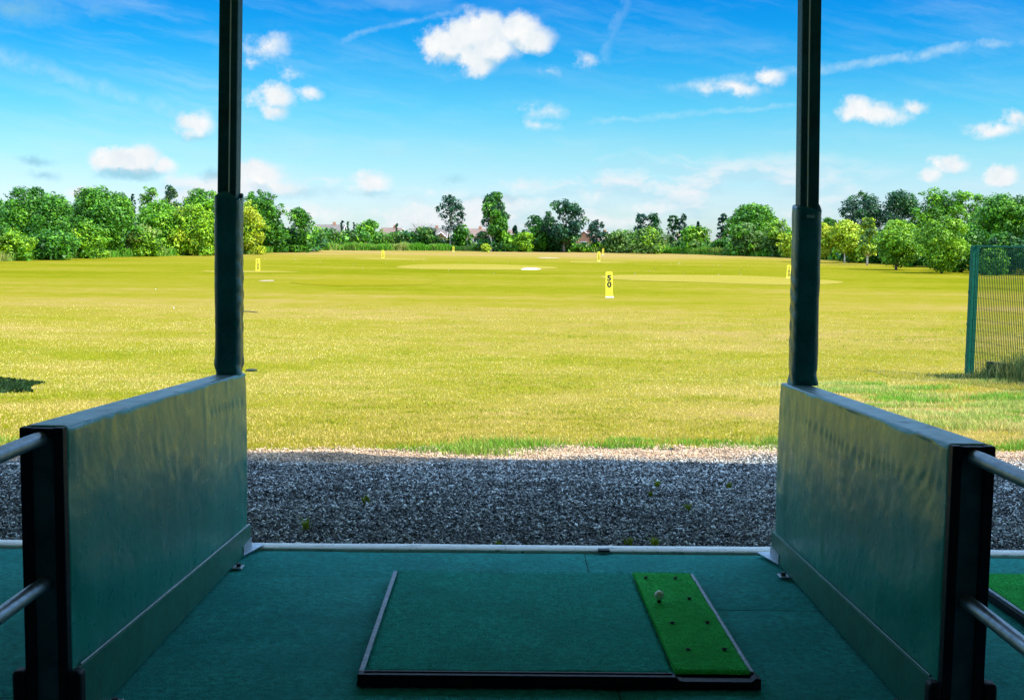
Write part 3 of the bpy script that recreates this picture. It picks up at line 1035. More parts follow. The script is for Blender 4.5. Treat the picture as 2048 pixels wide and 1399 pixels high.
def marker(px, py, Hpx, text, label, rz=0, tilt=0, foot=True):
    d = ray(px, py); D = 30.0
    while D < 260 and ZC + d[2] * D > gz(D): D += .05
    x, y = d[0] * D, D
    z = float(ground_z(x, y))
    H = Hpx * D / FPX; Wd = .31 * (H / 1.1) ** .5
    root = empty('yard_marker', (x, y, z), label, 'yardage sign', 'yellow yardage signs', rz)
    root.rotation_euler = (0, R(tilt), rz)
    mb = MB()
    r = .07; pts = [(-Wd / 2 - .02, .05), (Wd / 2 + .0, .05)]
    for k in range(6):
        a = k / 5 * math.pi / 2; pts.append((Wd / 2 - r + r * math.cos(a), H - r + r * math.sin(a)))
    for k in range(6):
        a = math.pi / 2 + k / 5 * math.pi / 2; pts.append((-Wd / 2 + r + r * math.cos(a), H - r + r * math.sin(a)))
    mb.prism(pts, 'y', -.05, .05)
    bo = mb.build('board', MAT['yellow'], root)
    if foot:
        mb = MB(); mb.box(-Wd / 2 - .03, Wd / 2 + .03, -.09, .09, -.03, .048, .01); mb.build('foot', MAT['white'], root)
    n = len(text); dh = (.215 if n == 2 else .225) * H
    y0 = H * (.87 if n == 2 else .93)
    for i, ch in enumerate(text):
        me = DIG[n][ch].copy()
        for v in me.vertices:
            v.co = Vector((v.co.x * dh * 1.08, 0 - .052 - v.co.z * .8, y0 - dh - i * dh * 1.17 + v.co.y * dh))
        link('digit', me, MAT['black'], bo)
    return root


marker(1219, 595, 52, '50', 'large yellow marker reading 50 in black, nearest on the field', R(-4), -2.0)
marker(516, 543, 26, '100', 'yellow marker reading 100 beside the left padded post', R(3))
marker(1577, 557, 27, '100', 'yellow marker reading 100 half hidden behind the right padded post', R(-3), 1)
marker(766, 517.5, 17, '150', 'yellow marker reading 150 standing on a white foot', R(2))
marker(1197.5, 523, 20, '150', 'yellow marker reading 150 just left of a farther marker', R(-2))
marker(907, 503, 10.5, '200', 'small yellow marker reading 200 below the slender airy tree', 0)
marker(1206, 509.5, 12, '200', 'small yellow marker reading 200 behind the 150 marker', 0)

# stray balls on the range
bme = ball_obj('range_ball', .024, 1)
bme.materials.append(MAT['white'])
spots = []
for k in range(30):
    D = rng.uniform(88, 140); px = rng.choice([rng.uniform(700, 1120), rng.uniform(1250, 1540), rng.uniform(520, 1500)])
    spots.append((ray(px, 540)[0] * D, D))
for k in range(3):
    D = rng.uniform(30, 70); spots.append((rng.uniform(-.3, .3) * D, D))
for x, y in spots:
    o = bpy.data.objects.new('range_ball', bme); col.objects.link(o)
    o.location = (x, y, float(ground_z(x, y)) + .03)
    tag(o, 'white range ball lying out on the yellow grass of the field', 'golf ball', 'stray range balls on the field')
# pale flat stone on the near grass and the dark stick
m = MB(); m.tube([(-.42, 0, .035), (-.1, .01, .05), (.28, -.02, .03), (.42, -.05, .02)], [.014, .016, .014, .01], 8)
st = m.build('stick', MAT['stick']); p = at(497, 627, 39); st.location = (p[0], 39, float(ground_z(p[0], 39))); st.scale = (.75, 1, 1)
tag(st, 'thin dark stick lying on the grass beside the left padded post', 'stick')
bm = bmesh.new(); bmesh.ops.create_icosphere(bm, subdivisions=2, radius=.08)
for v in bm.verts: v.co = Vector((v.co.x * 1.3, v.co.y * .8, v.co.z * .35)) * (1 + .2 * random.random())
me = bpy.data.meshes.new('stone'); bm.to_mesh(me); bm.free()
p = at(503, 733, 21.3); o = link('stone', me, MAT['concrete']); o.location = (p[0], 21.3, float(ground_z(p[0], 21.3)) + .02)
tag(o, 'flat grey stone on the near grass beside the left divider', 'stone')

mb = MB()
gp = []
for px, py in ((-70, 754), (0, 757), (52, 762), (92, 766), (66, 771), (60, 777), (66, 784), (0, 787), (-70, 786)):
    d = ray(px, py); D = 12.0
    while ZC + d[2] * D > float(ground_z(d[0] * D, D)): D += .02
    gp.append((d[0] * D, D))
gc = np.mean(gp, 0); zg = float(ground_z(*gc))
mb.prism([(a - gc[0], b - gc[1]) for a, b in gp], 'z', -.05, .05)
mb.bm.free()
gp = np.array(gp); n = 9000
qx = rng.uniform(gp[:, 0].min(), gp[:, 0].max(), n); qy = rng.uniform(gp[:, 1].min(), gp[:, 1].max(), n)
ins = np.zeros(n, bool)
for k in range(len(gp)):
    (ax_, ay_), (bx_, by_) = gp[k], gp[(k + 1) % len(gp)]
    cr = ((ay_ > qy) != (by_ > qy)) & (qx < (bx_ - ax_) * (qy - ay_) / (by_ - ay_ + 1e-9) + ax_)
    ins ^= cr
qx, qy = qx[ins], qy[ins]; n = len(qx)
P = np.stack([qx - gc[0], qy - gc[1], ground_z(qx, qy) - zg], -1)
V, F, C = blades(P, rng.uniform(.02, .055, n), rng.uniform(.02, .05, n), np.array([.010, .035, .004]) * rng.uniform(.5, 1.6, (n, 1)), 1.2)  # dark blades fill a shadow's outline, the shade is put into their colour
gmo = link('shadow_patch', np_mesh('shadow_patch', V, F, 3, {'Col': C}), MAT['blade'])
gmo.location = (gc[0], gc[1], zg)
tag(gmo, 'patch of dark green blades standing in for a shadow on the near grass, cut by the left picture edge', 'shadow patch')
# ------------------------------------------------------------------ fence on the right
fd = np.array([.11, -1.0]) / math.hypot(.11, 1)
f0 = np.array([8.62, 22.5])
zb = float(ground_z(*f0))
FH = at(1940, 494, 22.5)[2] - zb
fr = empty('fence', (f0[0], f0[1], zb), 'green steel mesh fence at the edge of the range with end post', 'fence')
ang = math.atan2(fd[1], fd[0]); fr.rotation_euler = (0, 0, ang)
for q in range(4):
    mb = MB(); mb.box(q * 2.5 - .06, q * 2.5 + .06, -.06, .06, -.4 + .0, FH + .03, .006)
    if q == 0:
        for zc in (.35, .95, 1.55, 2.1): mb.box(-.06, .02, -.066, -.051, zc, zc + .05, .003)
    mb.build('post', MAT['fence_green'], fr)
for q in range(3):
    mb = MB()
    a, bb = q * 2.5 + .06, q * 2.5 + 2.44
    for xx in np.arange(a, bb + .001, .06): mb.box(xx - .0048, xx + .0048, -.0048, .0048, .03, FH)
    for zc in np.arange(.08, FH, .2): mb.box(a, bb, -.010, -.0052, zc, zc + .004)
    mb.build('mesh_panel', MAT['fence_wire'], fr)
    mb = MB(); mb.box(a, bb, -.02, .02, FH + .001, FH + .035, .004); mb.build('shadow_rail', MAT['fence_green'], fr)  # rail added along the top to thicken the fence's shadow line
mb = MB()
q0 = np.array([8.36, 20.9]); q1 = np.array([8.15, 18.4])
vs = mb.box(0, .95, -.06, .06, -.1, .30, .02, 3)
bo = mb.build('edging_block', MAT['block'])
bo.location = (q0[0], q0[1], float(ground_z(*q0)) + .02); bo.rotation_euler = (0, R(-3), math.atan2(*(q1 - q0)[::-1]))
tag(bo, 'mossy dark concrete edging block overgrown at the foot of the fence', 'block')


# ------------------------------------------------------------------ trees
def leaf_cards(P, Nn, size, colr):
    n = len(P)
    Nn = Nn / (np.linalg.norm(Nn, axis=1, keepdims=True) + 1e-9)
    r = rng.normal(size=(n, 3))
    a = np.cross(Nn, r); a /= np.linalg.norm(a, axis=1, keepdims=True) + 1e-9
    b = np.cross(Nn, a)
    sz_ = size * rng.lognormal(0, .35, n); L = (sz_ * rng.uniform(.8, 1.4, n))[:, None]; W = (sz_ * rng.uniform(.4, .8, n))[:, None]
    fold = Nn * (size * rng.uniform(-.1, .25, n))[:, None]
    v0 = P - a * L * .5; v1 = P - b * W * .5 + a * L * .08 + fold; v2 = P + a * L * .5; v3 = P + b * W * .5 + a * L * .05 + fold
    V = np.stack([v0, v1, v2, v3], 1).reshape(-1, 3)
    F = (np.arange(n) * 4)[:, None] + np.array([[0, 1, 2, 3]])
    return V, F, colr


PAL = {  # dark, mid, bright leaf colours
    'dark': ((.011, .065, .002), (.038, .155, .003), (.12, .33, .005)),
    'deep': ((.006, .040, .008), (.016, .090, .012), (.05, .17, .018)),
    'mid': ((.020, .095, .002), (.080, .25, .003), (.22, .45, .006)),
    'lime': ((.045, .14, .003), (.16, .34, .004), (.36, .54, .010)),
    'gold': ((.17, .23, .004), (.44, .48, .008), (.68, .66, .04)),
    'yellowish': ((.13, .25, .005), (.34, .46, .008), (.60, .60, .03)),
    'blue': ((.005, .034, .017), (.014, .066, .030), (.040, .13, .048)),
    'olive': ((.022, .070, .005), (.070, .16, .014), (.18, .30, .04)),
    'pinkish': ((.06, .16, .008), (.16, .29, .018), (.48, .38, .14)),
}


def crown_lobes(kind, W, H, hb):
    """list of (x,y,z,r) ; crown between hb and H, full width W"""
    Lb = []
    if kind == 'round': W = W * 1.12
    hw = W / 2; ch = H - hb; zc = hb + ch * .5
    if kind in ('round', 'shrub'):
        n = int(26 if kind == 'round' else 18)
        for i in range(n):
            u = rng.uniform(-.95, 1); th = rng.uniform(0, 6.283); rr = math.sqrt(max(0, 1 - u * u)) * rng.uniform(.5, .85)
            r = hw * rng.uniform(.26, .44)
            x, y = rr * math.cos(th) * (hw - r * .45), rr * math.sin(th) * (hw - r * .45) * .9
            z = zc + u * (ch / 2 - r * .6)
            Lb.append((x, y, z, r))
        for i in range(16):   # small outer sprays break the outline
            u = rng.uniform(-.5, 1); th = rng.uniform(0, 6.283); q = math.sqrt(max(0, 1 - u * u)); r = hw * rng.uniform(.10, .2)
            Lb.append((q * math.cos(th) * (hw - r * .2), q * math.sin(th) * (hw - r * .2) * .9, zc + u * (ch / 2 - r * .3), r))
        Lb.append((0, 0, zc, hw * .62)); Lb.append((0, 0, hb + ch * .72, hw * .55)); Lb.append((0, 0, hb + ch * .25, hw * .6))
        if kind == 'shrub':
            for i in range(6):
                th = rng.uniform(0, 6.283); r = hw * rng.uniform(.25, .36)
                Lb.append((math.cos(th) * hw * .62, math.sin(th) * hw * .62, r * .7, r))
    elif kind == 'airy':
        n = 70
        for i in range(n):
            t_ = rng.random(); z = hb + ch * (.05 + .93 * t_)
            env = hw * (math.sin(math.pi * (.12 + .80 * t_)) ** .8)
            th = rng.uniform(0, 6.283); r = max(.22, hw * rng.uniform(.13, .27))
            q = env * math.sqrt(rng.random())
            Lb.append((q * math.cos(th), q * math.sin(th) * .8, z, r))
    elif kind == 'column':
        n = 48
        for i in range(n):
            t_ = (i + rng.random()) / n; z = hb + ch * t_ * .96
            env = 1.12 * hw * (1 - .75 * max(0, t_ - .55) ** 1.2 / .45 ** 1.2 * .75)
            th = rng.uniform(0, 6.283); r = hw * rng.uniform(.28, .45)
            q = max(0, env - r * .7) * rng.uniform(.5, 1)
            Lb.append((q * math.cos(th), q * math.sin(th), z, r))
    elif kind == 'spire':
        n = 16
        for i in range(n):
            t_ = i / (n - 1); z = hb + ch * t_ * .95
            r = hw * (.9 - .65 * t_) * rng.uniform(.7, 1)
            Lb.append((rng.normal(0, hw * .15), rng.normal(0, hw * .15), z, max(.15, r)))
    elif kind == 'birch':
        n = 64
        for i in range(n):
            t_ = (i + rng.random()) / n; z = hb + ch * t_ * .95
            env = hw * (1 - .62 * t_ ** 1.8) * (.55 + .45 * min(1, t_ * 3))
            th = rng.uniform(0, 6.283); r = hw * rng.uniform(.18, .34) * (1 - .30 * t_)
            q = env * math.sqrt(rng.random()) * .8
            Lb.append((q * math.cos(th), q * math.sin(th), z, r))
    return Lb


def tree(name, px, D, top, wpx, kind, pal, label, group, hbf=.22, dens=1.0, trunk='bark', leaf=None, pal2=None, cat='tree', trunkw=1.0):
    d = ray(px, top)
    x, y = d[0] * D, D
    zg = float(ground_z(x, y)); H = ZC + d[2] * D - zg; W = wpx * D / FPX
    hb = 0.0 if kind == 'shrub' else H * hbf
    root = empty(name, (x, y, zg), label, cat, group)
    ls = leaf or max(.15, .00155 * D) * rng.uniform(.88, 1.15)
    lobes = crown_lobes(kind, W, H, hb)
    Ps, Ns, Cs = [], [], []
    pc = np.array(PAL[pal]); pc2 = np.array(PAL[pal2]) if pal2 else pc
    for (lx, ly, lz, r) in lobes:
        area = 4 * math.pi * r * r
        n = int(max(14, dens * area / (ls * ls) * (1.15 if kind != 'airy' else .95)))
        v = rng.normal(size=(n, 3)); v[:, 2] += .25; v /= np.linalg.norm(v, axis=1, keepdims=True)
        wob = .60 + .66 * fbm(v[:, 0] * 2.6 + lx * 3 + 50, v[:, 2] * 2.6 + v[:, 1] * 1.7 + ly * 3 + 50, 3)
        rad = r * wob * rng.uniform(.72, 1.12, n)
        P = np.array([lx, ly, lz]) + v * rad[:, None] * np.array([1, 1, .85])
        P = P[P[:, 2] > .03]; v = v[:len(P)] if len(P) == n else (P - np.array([lx, ly, lz]))
        nn = len(P)
        N = v * .8 + rng.normal(0, .55, (nn, 3)) + np.array([0, 0, .45])
        lb = rng.normal(0, .16)
        t_ = np.clip(rng.beta(2.2, 2.2, nn) + lb, 0, 1)[:, None]
        pp = pc if rng.random() < .6 else pc2
        c = np.where(t_ < .5, pp[0] * (1 - 2 * t_) + pp[1] * 2 * t_, pp[1] * (2 - 2 * t_) + pp[2] * (2 * t_ - 1))
        Ps.append(P); Ns.append(N); Cs.append(c)
    # outer sprays that break the outline
    P = np.concatenate(Ps); N = np.concatenate(Ns); C = np.concatenate(Cs)
    V, F, C = leaf_cards(P, N, np.full(len(P), ls), C)
    link('crown', np_mesh('crown', V, F, 4, {'Col': C}), MAT['leaf'], root)
    if kind != 'shrub' or hbf > 0:
        mb = MB()
        tr = max(.07, H * .016) * trunkw
        topz = H * .8
        k = 6
        ax = [Vector((rng.normal(0, .02 * H) * (i / k), rng.normal(0, .015 * H) * (i / k), -.1 + topz * i / k)) for i in range(k + 1)]
        mb.tube(ax, [tr * (1.25 - 1.1 * i / k) for i in range(k + 1)], 8)
        nl = 14 if kind in ('airy', 'birch') else 8
        for (lx, ly, lz, r) in lobes[:nl]:
            zs = max(hb * .7, min(lz - .1, lz * rng.uniform(.45, .75)))
            i = min(k - 1, max(0, int(zs / topz * k))); f = ax[i].lerp(ax[i + 1], min(1, max(0, zs / topz * k - i)))
            mb.tube([f, f.lerp(Vector((lx, ly, lz)), .5) + Vector((0, 0, .1 * r)), Vector((lx, ly, lz))], [tr * .45, tr * .3, tr * .12], 5)
        mb.build('trunk', MAT[trunk], root, smooth=True)
    return root


GL, GF, GR = 'trees bordering the left of the range', 'trees along the far hedge', 'trees bordering the right of the range'
T = tree
# left border
T('broadleaf_tree', -80, 108, 372, 150, 'round', 'dark', 'dark broadleaf tree cut by the left picture edge', GL, .1)
T('broadleaf_tree', 62, 124, 379, 142, 'round', 'dark', 'broad dark green tree, leftmost of the two big domed crowns', GL, .1, 1.1)
T('broadleaf_tree', 195, 134, 380, 150, 'round', 'dark', 'big domed mid green tree right of the leftmost dark tree', GL, .1, 1.1, pal2='mid')
T('young_tree', 265, 152, 384, 22, 'birch', 'blue', 'thin single blue green tree top behind the second domed tree', GL, .2)
T('birch_tree', 298, 150, 370, 62, 'birch', 'olive', 'slender birch with pointed top, left one of the pair', GL, .15, 1.1, pal2='mid', trunk='birch_bark')
T('birch_tree', 341, 152, 369, 60, 'birch', 'olive', 'slender feathery birch, right one of the pair', GL, .15, 1.1, pal2='blue', trunk='birch_bark')
T('broadleaf_tree', 318, 147, 405, 118, 'round', 'mid', 'leafy mid green tree filling in below the birch pair', GL, .08)
T('broadleaf_tree', 402, 150, 379, 90, 'round', 'mid', 'light green bushy tree just left of the padded post', GL, .1, pal2='lime')
T('shrub', 25, 113, 462, 90, 'shrub', 'lime', 'bright low shrub under the leftmost domed tree', GL, 0, pal2='mid', cat='shrub')
T('shrub', 100, 118, 462, 110, 'shrub', 'dark', 'dark low shrub between the two domed trees', GL, 0, cat='shrub')
T('shrub', 178, 126, 448, 90, 'shrub', 'mid', 'green rounded shrub in front of the second domed tree', GL, 0, pal2='lime', cat='shrub')
T('flowering_shrub', 285, 138, 452, 88, 'shrub', 'pinkish', 'pale flowering shrub with pinkish blossom under the birches', GL, 0, pal2='lime', cat='shrub')
T('shrub', 378, 146, 408, 110, 'shrub', 'lime', 'tall yellow green shrub left of the padded post', GL, 0, pal2='yellowish', cat='shrub')
T('shrub', 440, 150, 430, 60, 'shrub', 'mid', 'green shrub mostly hidden behind the left padded post', GL, 0, cat='shrub')
T('golden_shrub', 497, 158, 402, 76, 'shrub', 'gold', 'golden yellow shrub just right of the padded post', GL, 0, 1.1, pal2='yellowish', cat='shrub')
T('broadleaf_tree', 523, 172, 381, 82, 'round', 'dark', 'dark green domed tree behind the golden shrub', GL, .12)
T('broadleaf_tree', 597, 178, 416, 66, 'shrub', 'dark', 'dark round tree alone at the right end of the left border', GL, .1, pal2='mid')
T('shrub', 556, 174, 432, 48, 'shrub', 'dark', 'dark shrub between the golden shrub and the lone round tree', GL, 0, cat='shrub')
# far hedge
T('broadleaf_tree', 737, 222, 438, 48, 'round', 'mid', 'small rounded bright green tree between two roofs', GF, .15)
T('conifer', 684, 226, 441, 9, 'spire', 'blue', 'first thin dark conifer beside the leftmost roof', GF, .1)
T('conifer', 696, 226, 442, 11, 'spire', 'deep', 'middle thin dark conifer of three by the leftmost roof', GF, .1)
T('conifer', 708, 224, 444, 12, 'spire', 'blue', 'third thin dark conifer nearest the rounded bright tree', GF, .1)
T('conifer', 794, 228, 446, 11, 'spire', 'deep', 'thin dark conifer standing alone by the white gable', GF, .1)
T('slender_tree', 902, 214, 391, 58, 'airy', 'blue', 'tall slender tree with open crown and pale bare trunk', GF, .33, .9, trunk='birch_bark')
T('broadleaf_tree', 922, 214, 449, 40, 'round', 'dark', 'dark round bush tree right beside the slender pale trunk', GF, .1)
T('columnar_tree', 988, 208, 386, 62, 'column', 'deep', 'tall dense columnar tree, tallest of the far hedge', GF, .03, 1.7, pal2='dark')
T('young_tree', 983, 206, 428, 9, 'birch', 'pinkish', 'thin pale sapling in front of the columnar tree', GF, .4, .3, trunk='birch_bark')
T('young_tree', 1030, 214, 450, 14, 'birch', 'blue', 'thin wispy sapling right of the columnar tree', GF, .3, .4)
T('broadleaf_tree', 1068, 212, 432, 46, 'airy', 'deep', 'ragged dark tree left of the spreading open tree', GF, .15, 1.5)
T('broadleaf_tree', 1080, 210, 446, 40, 'round', 'dark', 'dense dark green tree tucked under the ragged dark tree', GF, .05)
T('spreading_tree', 1129, 208, 401, 92, 'airy', 'blue', 'wide spreading dark tree with open gappy crown', GF, .18, 1.25, pal2='deep', trunkw=1.3)
T('broadleaf_tree', 1122, 210, 450, 60, 'round', 'deep', 'dark bush under the wide spreading tree', GF, 0.03)
T('young_tree', 1195, 212, 440, 42, 'airy', 'blue', 'small blue green tree beside the gabled house', GF, .15, 1.6)
T('young_tree', 1283, 216, 427, 34, 'airy', 'blue', 'loose dark tree, left half of a leaning pair', GF, .15, 1.4)
T('broadleaf_tree', 1307, 216, 427, 36, 'column', 'deep', 'dense dark tree, right half of a leaning pair', GF, .1)
T('young_tree', 1347, 218, 426, 28, 'airy', 'deep', 'dark narrow tree left of its twin above the brick wall', GF, .1, 1.8)
T('young_tree', 1367, 218, 427, 24, 'airy', 'blue', 'dark narrow tree right of its twin above the brick wall', GF, .1, 1.8)
T('broadleaf_tree', 1392, 208, 450, 58, 'round', 'mid', 'bright green bushy tree with a thin stem sticking out on top', GF, .05, pal2='lime')
T('young_tree', 1396, 207, 441, 10, 'birch', 'blue', 'thin stem rising out of the bright green bushy tree', GF, .4, .6)
T('young_tree', 1446, 208, 426, 26, 'airy', 'blue', 'thin open tree just left of the big round tree', GF, .12, 1.2)
T('broadleaf_tree', 1506, 205, 410, 104, 'round', 'dark', 'big round dark crowned tree left of the right padded post', GF, .1, 1.1, pal2='mid')
T('bramble_bush', 1490, 194, 448, 88, 'shrub', 'olive', 'twiggy olive bramble bush in front of the big round tree', GF, 0, pal2='mid', cat='bush')
T('shrub', 1560, 188, 436, 60, 'shrub', 'lime', 'pale lime shrub beside the right padded post', GF, 0, pal2='olive', cat='shrub')
T('shrub', 1578, 182, 462, 50, 'shrub', 'yellowish', 'low yellowish shrub half behind the right padded post', GF, 0, cat='shrub')
T('shrub', 1440, 200, 478, 34, 'shrub', 'dark', 'small dark shrub by the pinkish house wall', GF, 0, cat='shrub')
T('shrub', 1300, 204, 458, 74, 'shrub', 'olive', 'pale twiggy shrub below the leaning pair of trees', GF, 0, pal2='lime', cat='shrub')
T('shrub', 1238, 208, 462, 62, 'shrub', 'olive', 'grey green shrub behind the small far 200 marker', GF, 0, cat='shrub')
T('shrub', 1050, 206, 464, 40, 'shrub', 'lime', 'bright lime shrub right of the columnar tree', GF, 0, cat='shrub')
T('shrub', 1012, 207, 462, 36, 'shrub', 'mid', 'mid green shrub at the foot of the columnar tree', GF, 0, cat='shrub')
T('shrub', 850, 214, 455, 60, 'shrub', 'olive', 'tangled olive shrub below the bare twigs', GF, 0, pal2='dark', cat='shrub')
T('round_bush', 972, 203, 487, 20, 'shrub', 'yellowish', 'little clipped round yellow bush alone on the field edge', GF, 0, 1.5, leaf=.22, cat='bush')
# right border
T('broadleaf_tree', 1655, 190, 437, 50, 'round', 'dark', 'low dark tree top just right of the right padded post', GR, .1)
T('broadleaf_tree', 1727, 172, 386, 84, 'round', 'deep', 'dark open crowned tree, leftmost of the tall back row', GR, .12, .75, pal2='blue')
T('broadleaf_tree', 1803, 170, 382, 90, 'round', 'deep', 'dark bushy crowned tree second in the tall back row', GR, .12, .75, pal2='blue')
T('broadleaf_tree', 1870, 166, 378, 88, 'round', 'dark', 'green domed tree third in the tall back row', GR, .15, pal2='mid')
T('broadleaf_tree', 1932, 164, 388, 110, 'airy', 'mid', 'thin crowned light tree with sky gaps in the tall back row', GR, .2, 1.4)
T('broadleaf_tree', 2012, 118, 390, 130, 'round', 'mid', 'large yellow green tree rising behind the mesh fence', GR, .12, 1.1, pal2='dark')
T('broadleaf_tree', 2130, 112, 392, 130, 'round', 'dark', 'dark tree cut by the right picture edge', GR, .12)
T('ornamental_tree', 1642, 150, 445, 70, 'round', 'yellowish', 'yellow leaved tree touching the right padded post', GR, .12, 1.1, pal2='gold', cat='tree')
T('ornamental_tree', 1692, 148, 442, 64, 'round', 'yellowish', 'small yellow leaved tree on a forked pale trunk', GR, .25, trunk='birch_bark', pal2='yellowish')
T('birch_tree', 1738, 138, 434, 54, 'birch', 'yellowish', 'pale birch with white trunk among the yellow trees', GR, .25, 1.3, pal2='olive', trunk='birch_bark', trunkw=1.2)
T('shrub', 1716, 150, 472, 56, 'shrub', 'lime', 'low green shrub at the foot of the white trunked birch', GR, 0, cat='shrub')
T('ornamental_tree', 1796, 118, 441, 92, 'round', 'lime', 'round bright green tree with short dark trunk on the lawn', GR, .08, 1.15, pal2='lime', trunkw=1.6)
T('ornamental_tree', 1888, 108, 434, 102, 'round', 'lime', 'round bright green tree with low skirt next to the fence post', GR, .04, 1.15, pal2='lime', trunkw=1.4)
T('shrub', 1842, 132, 458, 70, 'shrub', 'dark', 'dark shrub in the gap between the two round lawn trees', GR, 0, cat='shrub')
T('shrub', 1942, 112, 450, 90, 'shrub', 'dark', 'dark hedge shrub just behind the fence post', GR, 0, cat='shrub')
T('shrub', 2005, 110, 468, 110, 'shrub', 'deep', 'dark shrub seen through the fence mesh', GR, 0, pal2='dark', cat='shrub')
T('shrub', 2085, 106, 462, 110, 'shrub', 'deep', 'dark shrub at the right picture edge behind the fence', GR, 0, pal2='dark', cat='shrub')
T('shrub', 1990, 104, 492, 60, 'shrub', 'mid', 'bright little shrub showing above the top of the fence', GR, 0, cat='shrub')
T('shrub', 1765, 150, 470, 60, 'shrub', 'dark', 'shady dark shrub behind the round lawn tree', GR, 0, cat='shrub')
T('shrub', 1660, 172, 490, 70, 'shrub', 'dark', 'low dark shrub under the yellow leaved trees', GR, 0, cat='shrub')

# bare twig tree
p = at(845, 440, 218); zg = float(ground_z(p[0], 218))
rt = empty('bare_tree', (p[0], 218, zg), 'leafless twiggy tree spreading grey twigs above the hedge', 'tree', GF)
mb = MB(); Hh = p[2] - zg
mb.tube([(0, 0, 0), (0.05, 0, Hh * .5)], [.14, .09], 6)
for k in range(34):
    a = rng.uniform(-1.1, 1.1); b_ = rng.uniform(-.6, .6); L_ = Hh * rng.uniform(.35, .62)
    s0 = Vector((.05, 0, Hh * rng.uniform(.3, .5)))
    e0 = s0 + Vector((math.sin(a) * L_ * 1.1, math.sin(b_) * L_ * .6, math.cos(a) * L_ * .9 * math.cos(b_)))
    mid = s0.lerp(e0, .5) + Vector((rng.normal(0, .12), 0, .15))
    mb.tube([s0, mid, e0], [.045, .032, .014], 4)
    for q in range(3):
        e1 = e0 + Vector((rng.normal(0, .5), rng.normal(0, .3), rng.uniform(-.1, .7))); mb.tube([mid.lerp(e0, .3 + .25 * q), e1], [.02, .010], 3)
mb.build('trunk', simple_mat('twig', (.33, .25, .20), .9), rt)


# hedges: long masses of bramble and thorn, each one a thing of its own
def hedge(px0, px1, D0, D1, tops, pals, label, seedn):
    d = ray((px0 + px1) / 2, 495); Dm = (D0 + D1) / 2
    root = empty('hedge', (d[0] * Dm, Dm, float(ground_z(d[0] * Dm, Dm))), label, 'hedge', 'overgrown hedges along the field edge')
    Ps, Ns, Cs = [], [], []
    n = int(abs(px1 - px0) / 5.5)
    for i in range(n):
        t_ = (i + rng.uniform(-.4, .4)) / n; px = px0 + (px1 - px0) * t_; D = D0 + (D1 - D0) * t_ + rng.uniform(-1.5, 2.5)
        tp = np.interp(px, [q[0] for q in tops], [q[1] for q in tops]) + rng.uniform(0, 9)
        x = ray(px, tp)[0] * D; zt = ZC + ray(px, tp)[2] * D; zg = float(ground_z(x, D)); Hh = max(.8, zt - zg)
        z = zg
        while z < zg + Hh:
            r = rng.uniform(.55, 1.05); zc = min(z + r * .6, zg + Hh - r * .6)
            pc = np.array(PAL[pals[int(rng.integers(len(pals)))]])
            m_ = int(4 * math.pi * r * r / .17); v = rng.normal(size=(m_, 3)); v /= np.linalg.norm(v, axis=1, keepdims=True)
            P = np.array([x + rng.normal(0, .4), D + rng.normal(0, .5), zc]) + v * (r * rng.uniform(.7, 1.15, m_))[:, None]
            k = np.clip(rng.beta(2, 2, m_) + rng.normal(0, .15), 0, 1)[:, None]
            Cs.append(np.where(k < .5, pc[0] * (1 - 2 * k) + pc[1] * 2 * k, pc[1] * (2 - 2 * k) + pc[2] * (2 * k - 1)))
            Ps.append(P); Ns.append(v + rng.normal(0, .6, (m_, 3)) + np.array([0, 0, .4]))
            z += r * 1.0
    P = np.concatenate(Ps); V, F, C = leaf_cards(P, np.concatenate(Ns), np.full(len(P), .42), np.concatenate(Cs))
    V = V - np.array(root.location)
    link('foliage', np_mesh('foliage', V, F, 4, {'Col': C}), MAT['leaf'], root)


hedge(628, 800, 205, 218, [(628, 452), (680, 462), (720, 460), (800, 466)], ['olive', 'dark', 'mid'], 'overgrown hedge under the first two roofs', 1)
hedge(795, 985, 218, 216, [(795, 464), (840, 458), (880, 476), (940, 482), (985, 476)], ['dark', 'olive', 'deep'], 'overgrown dark hedge under the bare twigs and slender tree', 2)
hedge(985, 1150, 215, 212, [(985, 470), (1040, 468), (1100, 470), (1150, 482)], ['dark', 'mid', 'lime'], 'leafy green hedge between columnar and spreading tree', 3)
hedge(1145, 1330, 212, 212, [(1145, 487), (1200, 486), (1235, 464), (1290, 462), (1330, 476)], ['mid', 'lime', 'olive'], 'bright bramble hedge in front of the gabled house', 4)
hedge(1325, 1585, 212, 186, [(1325, 492), (1380, 480), (1420, 486), (1500, 470), (1585, 460)], ['dark', 'mid', 'olive'], 'mixed hedge from the brick wall to the right padded post', 5)
hedge(1585, 1700, 184, 165, [(1585, 462), (1700, 478)], ['yellowish', 'lime', 'mid'], 'yellowish hedge behind the right padded post', 6)
hedge(1690, 1935, 162, 128, [(1690, 470), (1800, 462), (1935, 455)], ['dark', 'deep'], 'dark hedge filling in behind the round lawn trees', 7)
hedge(-60, 640, 112, 186, [(-60, 440), (200, 470), (420, 440), (560, 450), (640, 475)], ['dark', 'deep', 'dark'], 'dark hedge filling in under the left border trees', 8)


